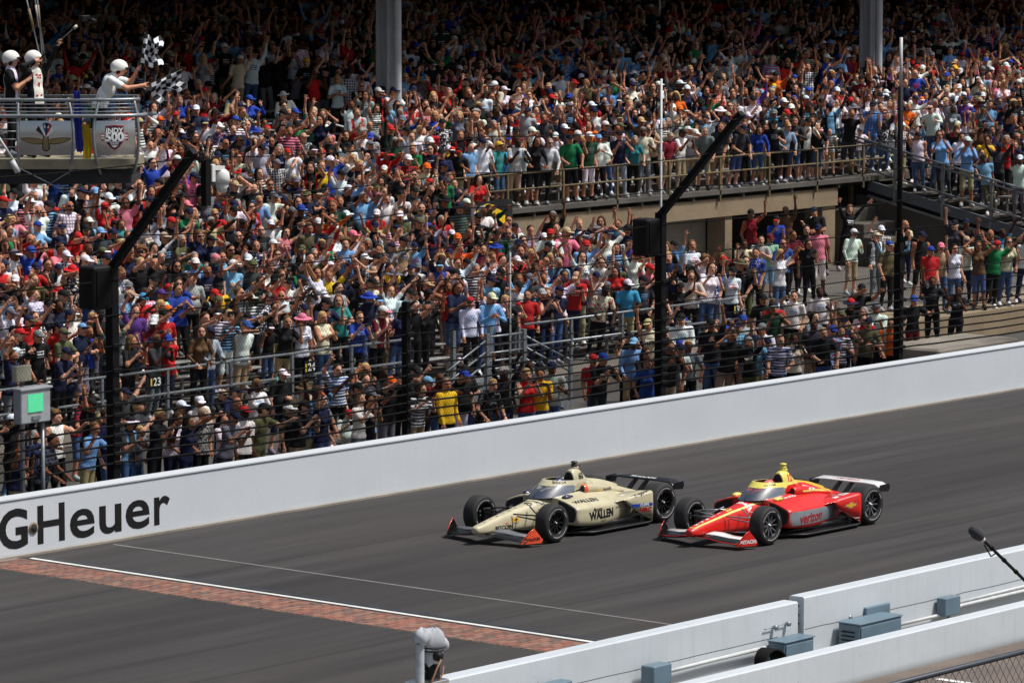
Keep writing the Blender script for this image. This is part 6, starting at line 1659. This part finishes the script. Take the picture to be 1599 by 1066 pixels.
# red marks printed on the vests
for o_ in (p2,):
    bv = bvh_of([o_])
    for mx_, mz_, mw_, mh_ in ((-.035, 1.375, .05, .03), (.03, 1.365, .06, .028), (-.02, 1.33, .04, .02), (.035, 1.325, .05, .02), (0, 1.22, .045, .05), (.01, 1.20, .02, .06), (-.05, 1.03, .04, .025), (.04, 1.035, .045, .025)):
        decal('', (mx_, -.5, mz_), u=(1, 0, 0), v=(0, 0, 1), cast=(0, 1, 0), size=1, mesh=quad_mesh(mw_, mh_, 4, 2, .25), sub=0, mt=MATS['flag red'], par=o_, bvh=bv, name='vest_print', off=.006)
def checker_flag(name, label, hand, dirv, w, h, seed, drop):
    """cloth of 6 x 5 squares, waving, on a short stick held in the hand"""
    t = thing(name, label, 'flag', hand, 0, 'checkered flags')
    rnd = random.Random(seed); dirv = Vector(dirv).normalized(); perp = Vector(drop).normalized(); nrm = dirv.cross(perp).normalized()
    q = MB(); q.tube([-dirv*.12, dirv*(w*1.02+.08)], .009, 6); q.build('stick', mat('flag stick', lin(60, 48, 36), .6), t)
    NX, NY, S = 6, 5, 3
    P = {}
    ph = rnd.uniform(0, 6)
    for i in range(NX*S+1):
        for j in range(NY*S+1):
            a, b_ = i/(NX*S), j/(NY*S)
            P[i, j] = dirv*(.08 + w*a*(1-.10*b_)) + perp*(h*b_*(.92+.08*math.sin(5*a+ph))) + nrm*(.11*b_*math.sin(8*a+5*b_+ph) + .05*math.sin(11*b_+3*a+ph)) + dirv*(.07*math.sin(7*b_+ph)*b_) + perp*(.05*math.sin(9*a+ph)*b_)
    q = MB(); W1 = NY*S+1
    q.v = [tuple(P[i, j]) for i in range(NX*S+1) for j in range(W1)]
    for i in range(NX*S):
        for j in range(NY*S):
            q.f.append((i*W1+j, (i+1)*W1+j, (i+1)*W1+j+1, i*W1+j+1)); q.m.append((i//S + j//S) % 2); q.sm.append(True)
    q.build('cloth', [mat('flag white cloth', lin(236, 238, 242), .8, var=.03), mat('flag black cloth', (.007, .007, .009), .8, var=.05)], t, fix=False)
hA = max(hands, key=lambda v: v.z); hB = min(hands, key=lambda v: v.z)
checker_flag('checkered_flag', 'upright checkered flag raised in the higher hand of the flag waver', hA, FU*.18 + Vector((0, 0, 1)), .50, .34, 3, FU*1.0 + Vector((0, 0, -.25)))
checker_flag('checkered_flag', 'lower checkered flag streaming out level to the right', hB, FU*1.0 + Vector((0, 0, .42)), .56, .33, 8, FU*.25 + Vector((0, 0, -1)))
# camera on a pole held by the second official
t = thing('pole_camera', 'black video camera on a pole raised above the flag stand', 'camera', h2[0])
hl, hh = sorted(h2, key=lambda v: v.z); dv = (hh - hl).normalized(); t.location = hl
q = MB(); q.tube([-dv*.2, dv*.98], .014, 6); q.build('pole', M['black_plastic'], t)
q = MB(); q.tube([dv*.80, dv*.88], .026, 8); q.build('grip', M['beige'], t)
q = MB(); c0 = dv*1.05; q.bbox(tuple(c0-Vector((.09, .05, .05))), tuple(c0+Vector((.09, .05, .06))), .012); q.tube([c0+FU*.08, c0+FU*.2+Vector((0, 0, -.05))], .035, 10); q.build('camera_body', M['black_plastic'], t)

# ---------------------------------------------------------------- spectators
rnd = random.Random(21)
spots = []
def free(p, r=.40):
    return all((p[0]-q[0])**2 + (p[1]-q[1])**2 > r*r or abs(p[2]-q[2]) > .6 for q in spots)
def unique_person(p, yaw, pose, zone, fixed=None, scale=1.0, tries=40):
    fx = dict(fixed or {})
    for k in range(tries):
        if fixed is None and zone == 'by fence' and rnd.random() < .55: fx['shirt'] = rnd.choice(['black', 'black', 'charcoal', 'navy'])
        d = outfit(rnd, **fx); ps = pose or pick(rnd, NEAR_POSES)
        lab = ' '.join(describe(d, ps, p, zone)[0].split())
        if lab not in USED and len(lab.split()) <= 16: break
        if k > 5: fx.pop('pat', None)
        if k > 12: fx.pop('hatcol', None)
        if k > 20: pose = None
    spots.append(p)
    return person(p, yaw, d, ps, scale, zone, rnd.choice([0, 0, 1, 2]))
NEAR_POSES = [('stand', 3), ('phone', 5), ('clap', 2), ('rail', 1.2), ('reach', 4), ('point', 2.5), ('film', 3), ('chest', 1.5), ('shade', 1), ('fist', 3), ('pump', 1.5), ('cross', .5), ('cheer', 1.2), ('wave', 2), ('lookup', 1.5), ('hip', .3)]
def zone_of(y):
    if y < 56.9: return 'by fence'
    k = int((y-57.0)/DY); return ['front row', 'second row', 'third row', 'fourth row', 'fifth row', 'sixth row', 'seventh row', 'eighth row', 'ninth row', 'tenth row', 'eleventh row', 'twelfth row', 'top row'][min(k, 12)]
def hero(e):
    x, y, z, kind, sh, pt, sl, bt, so, hat, hc, pose = e
    hair = None
    if ':' in hat: hat = hat.split(':')[0]; hair = lin(200, 168, 110)
    fx = dict(kind=kind, shirt=sh, pat=pt, sleeve=sl, bottom=bt, shorts=bool(so), hat=hat, hatcol=hc)
    if hair: fx['hair'] = hair
    if hat in ('long', 'short') and hc in ('brown', 'tan'): fx['hair'] = lin(120, 84, 50) if hc == 'brown' else lin(196, 160, 104)
    unique_person((x, y, z), face_yaw(rnd, (x, y, z), .25), pose, zone_of(y), fx, rnd.uniform(.97, 1.04))
for e in HERO: hero(e)
for (x, kind, sh, pt, sl, bt, hat, hc) in CONC:
    d = outfit(rnd, kind, sh, pt, sl, bt, rnd.random() < .6, hat, hc)
    ps = pick(rnd, [('rail', 5), ('phone', 1.5), ('chest', 2), ('clap', 1), ('stand', 1)])
    p = (x, 67.48, U_Z); spots.append(p)
    o = person(p, face_yaw(rnd, p, .45), d, ps, rnd.uniform(.93, 1.05), 'at the concourse railing', 0, phone=False)
    o['label'] = f"person, {' '.join(w for w in (PATS[pt], sh) if w)} top, {HAT_WORDS[hat].format(hc)}, {POSES[ps][3]}, at the concourse railing"; o['group'] = 'spectators along the concourse railing'
for (x, y, z, sh, pt, sl, bt, so, hat, hc, pose) in TERR:
    kind = 'f' if hat == 'long' else 'm'; d = outfit(rnd, kind, sh, pt, sl, bt, bool(so), hat, hc)
    p = (x, y, z); spots.append(p)
    o = person(p, face_yaw(rnd, p, .3), d, pose, rnd.uniform(.97, 1.03), 'terrace', 0, phone=False)
    o['label'] = f"person, {' '.join(w for w in (PATS[pt], sh) if w)} top, {HAT_WORDS[hat].format(hc)}, {POSES[pose][3]}, on the terrace"; o['group'] = 'spectators on the terrace'
# banner held up near the top of the lower stand
bn = thing('banner', 'black banner with a yellow bird head held up under the concourse', 'banner', (75.75, 64.3, 2.72))
def ban(polys, mt, y, name):
    q = MB()
    for pl in polys: q.prism([(x, z) for x, z in pl], (0, y, 0), (1, 0, 0), (0, 0, 1), (0, .006, 0))
    return q.build(name, mt, bn)
NXb = 12; q = MB(); q.loft([[(-.85+1.7*i/NXb, .03*math.sin(i*1.1), 0.02*math.sin(i*.7)) for i in range(NXb+1)], [(-.85+1.7*i/NXb, .03*math.sin(i*1.1+.6), .78+.02*math.sin(i*.9)) for i in range(NXb+1)]], closed=False, cap=False); q.build('cloth', mat('black cloth', (.008, .008, .009), .85), bn, fix=False)
YB = mat('yellow cloth print', lin(238, 198, 30), .8, var=.08)
ban([[(-.55, .25), (-.60, .50), (-.45, .66), (-.15, .72), (.12, .66), (-.05, .55), (-.28, .44), (-.40, .28), (-.45, .10)], [(.0, .50), (.2, .58), (.42, .50), (.55, .30), (.50, .10), (.40, .22), (.22, .34), (.08, .40)], [(-.18, .30), (.05, .30), (.2, .18), (.1, .06), (-.1, .12)]], YB, -.045, 'print')
# fill the apron and the front rows up to the count of people shown singly
cand = []
for y in (52.0, 52.75, 53.5, 54.3, 55.1, 55.9):
    x = 42.0
    while x < 80.5:
        p = (x + rnd.uniform(-.18, .18), y + rnd.uniform(-.25, .25), -.10); x += rnd.uniform(.50, .74)
        if 62.6 < p[0] < 69.0 and p[1] > 52.9: continue
        if p[0] > 76.8 and p[1] < 54.6: continue
        keep = .62 if y < 53 else (.44 if y < 54 else .22)
        if p[0] > 73.5 and y < 53: keep *= .5
        if rnd.random() < keep: cand.append(p)
for k in range(13):
    y, z = A_Y + DY*k, A_Z + DZ*k
    x = 43 + rnd.uniform(0, .4)
    while x < 76.9:
        p = (x + rnd.uniform(-.07, .07), y + .22 + rnd.uniform(-.16, .30), z); x += rnd.uniform(.38, .56)
        if 74.3 < p[0] < 77.0 and 61.9 < p[1] < 64.9: continue
        if rnd.random() < (.62 if k < 1 else .95): cand.append(p)
for x0, x1, y0, y1, z, n in ((86.5, 95, 60.0, 63.0, .50, 7), (85, 95.5, 57.3, 59.2, .52, 12), (89.6, 93.3, 65.6, 67.2, .50, 8)):
    for _ in range(n): cand.append((rnd.uniform(x0, x1), rnd.uniform(y0, y1), z))
for k in range(10):
    y, z = 59.2 + DY*k, 1.12 + DZ*k; x = 96.1
    while x < 132:
        p = (x, y + .22 + rnd.uniform(-.1, .12), z); x += rnd.uniform(.46, .66)
        if rnd.random() < .9: cand.append(p)
for k in range(23):
    y, z = U_Y + DY*k, U_Z + DZ*k; x = 50 + rnd.uniform(0, .4)
    if k == 0: y += .1
    while x < 146:
        p = (x + rnd.uniform(-.06, .06), y + .22 + rnd.uniform(-.14, .30), z); x += rnd.uniform(.38, .60)
        if 72.6 < p[1] < 76.6 and (76.4 < p[0] < 80.9 or 98.2 < p[0] < 101.4) and rnd.random() < .9: continue
        if 71.0 < p[1] < 73.2 and (76.8 < p[0] < 79.6 or 98.5 < p[0] < 100.4) and rnd.random() < .75: continue
        if rnd.random() < (.55 if k == 0 else .94): cand.append(p)
def in_view(p, m=330):
    x, y, w = seen_at((p[0], p[1], p[2]+1.4)); return -m < x < 1599+m and -40 < y < 1066
cand = [p for p in cand if in_view(p)]
cand.sort(key=lambda p: seen_at(p)[2])
near, far = [], []
n_left = 300 - len(PEOPLE) - 3
for p in cand:
    if not free(p, .30): continue
    x, y, w = seen_at((p[0], p[1], p[2]+1.5))
    if n_left > 0 and 2 < x < 1597:
        unique_person(p, face_yaw(rnd, p), None, zone_of(p[1]), None, rnd.gauss(1.0, .045) if rnd.random() > .06 else rnd.uniform(.76, .86)); n_left -= 1
    else:
        spots.append(p); far.append(p)
# labels of people that still read alike get the place in the row
seenl = {}
for o, d, ps, lab in PEOPLE: seenl.setdefault(o['label'], []).append(o)
for lab, os_ in seenl.items():
    if len(os_) > 1:
        os_.sort(key=lambda o: seen_at(o.location)[0])
        for i, o in enumerate(os_):
            o['label'] = lab.replace(', ', (', left one, ' if i == 0 else ', right one, ') if len(os_) == 2 else f", {['leftmost', 'middle', 'rightmost'][min(i, 2)]} one, ", 1)
for o in bpy.data.objects:
    if '_k' in o: del o['_k']
pl_seen = set()
for o in list(bpy.data.objects):
    if o.name.startswith('phone'):
        if o['label'] in pl_seen or len(o['label'].split()) > 16: bpy.data.objects.remove(o)
        else: pl_seen.add(o['label'])

# ---- the rest of the crowd: one object that sets out copies of a few dozen figures on its points
TC = bpy.data.collections.new('crowd_figures')
combos = []
fr_ = random.Random(77)
FAR_POSES = NEAR_POSES + [('lookup', 2), ('head', .8), ('cheer', 1.5), ('fist', 2), ('wave', 1.5)]
for i in range(90):
    kind = fr_.choices(['m', 'f', 'h'], [5, 3.4, 1.6])[0]; ps = pick(fr_, FAR_POSES)
    d = outfit(fr_, kind); B = body(ps, kind, fr_.choice([0, 1, 2])); parts = [(B.V, B.F, B.reg)]
    rest = [B.V]
    if d['hat'] != 'none':
        V, F, r = HEADS[d['hat']]; parts.append((np.array(V) @ B.HM.T + B.hc, F, r)); rest.append(np.array(V) @ B.HM.T + B.hc)
    V, F, r = join(parts)
    o = bpy.data.objects.new('crowd_figure_%02d' % i, to_mesh('crowd_figure', V, F, r, np.concatenate(rest))); TC.objects.link(o); combos.append((kind, d['hat']))
pm = bpy.data.meshes.new('crowd'); pm.from_pydata(far, [], [])
keys = list(outfit(fr_)['c'])
arr = {k: np.zeros((len(far), 4), np.float32) for k in keys}; pats = np.zeros(len(far), np.float32); idx = np.zeros(len(far), np.int32); rot = np.zeros((len(far), 3), np.float32); scl = np.zeros(len(far), np.float32)
for i, p in enumerate(far):
    idx[i] = fr_.randrange(90); d = outfit(fr_, combos[idx[i]][0])
    red_block = p[1] > 66 and abs(p[0]-118) < 2.2 and abs(p[1]-70.5) < 1.3
    if red_block and fr_.random() < .8: d = outfit(fr_, combos[idx[i]][0], 'red', 1, 1)
    for k in keys: arr[k][i] = (*d['c'][k], 1)
    pats[i] = d['pat']; rot[i] = (fr_.gauss(.04, .06), fr_.gauss(0, .07), face_yaw(fr_, p)); scl[i] = fr_.gauss(.995, .055) if fr_.random() > .06 else fr_.uniform(.74, .86)
for k in keys: a = pm.attributes.new(k, 'FLOAT_COLOR', 'POINT'); a.data.foreach_set('color', arr[k].ravel())
a = pm.attributes.new('p_pat', 'FLOAT', 'POINT'); a.data.foreach_set('value', pats)
a = pm.attributes.new('idx', 'INT', 'POINT'); a.data.foreach_set('value', idx)
a = pm.attributes.new('rot', 'FLOAT_VECTOR', 'POINT'); a.data.foreach_set('vector', rot.ravel())
a = pm.attributes.new('scl', 'FLOAT', 'POINT'); a.data.foreach_set('value', scl)
ng = bpy.data.node_groups.new('set_out_crowd', 'GeometryNodeTree')
ng.interface.new_socket('Geometry', in_out='INPUT', socket_type='NodeSocketGeometry'); ng.interface.new_socket('Geometry', in_out='OUTPUT', socket_type='NodeSocketGeometry')
gi = ng.nodes.new('NodeGroupInput'); go = ng.nodes.new('NodeGroupOutput'); ip = ng.nodes.new('GeometryNodeInstanceOnPoints'); ci = ng.nodes.new('GeometryNodeCollectionInfo')
ci.inputs['Collection'].default_value = TC; ci.inputs['Separate Children'].default_value = True; ci.inputs['Reset Children'].default_value = True
def na(nm, ty):
    n = ng.nodes.new('GeometryNodeInputNamedAttribute'); n.data_type = ty; n.inputs['Name'].default_value = nm; return n.outputs['Attribute']
ip.inputs['Pick Instance'].default_value = True
ng.links.new(gi.outputs[0], ip.inputs['Points']); ng.links.new(ci.outputs[0], ip.inputs['Instance']); ng.links.new(na('idx', 'INT'), ip.inputs['Instance Index'])
er = ng.nodes.new('FunctionNodeEulerToRotation'); ng.links.new(na('rot', 'FLOAT_VECTOR'), er.inputs[0]); ng.links.new(er.outputs[0], ip.inputs['Rotation'])
ng.links.new(na('scl', 'FLOAT'), ip.inputs['Scale']); ng.links.new(ip.outputs[0], go.inputs[0])
cr_o = link('crowd', pm, None, 'dense crowd of distant spectators filling the grandstands', 'crowd', None, 'stuff')
md = cr_o.modifiers.new('set_out', 'NODES'); md.node_group = ng
print('people', len(PEOPLE), 'far', len(far), 'bodies', len(BODIES))
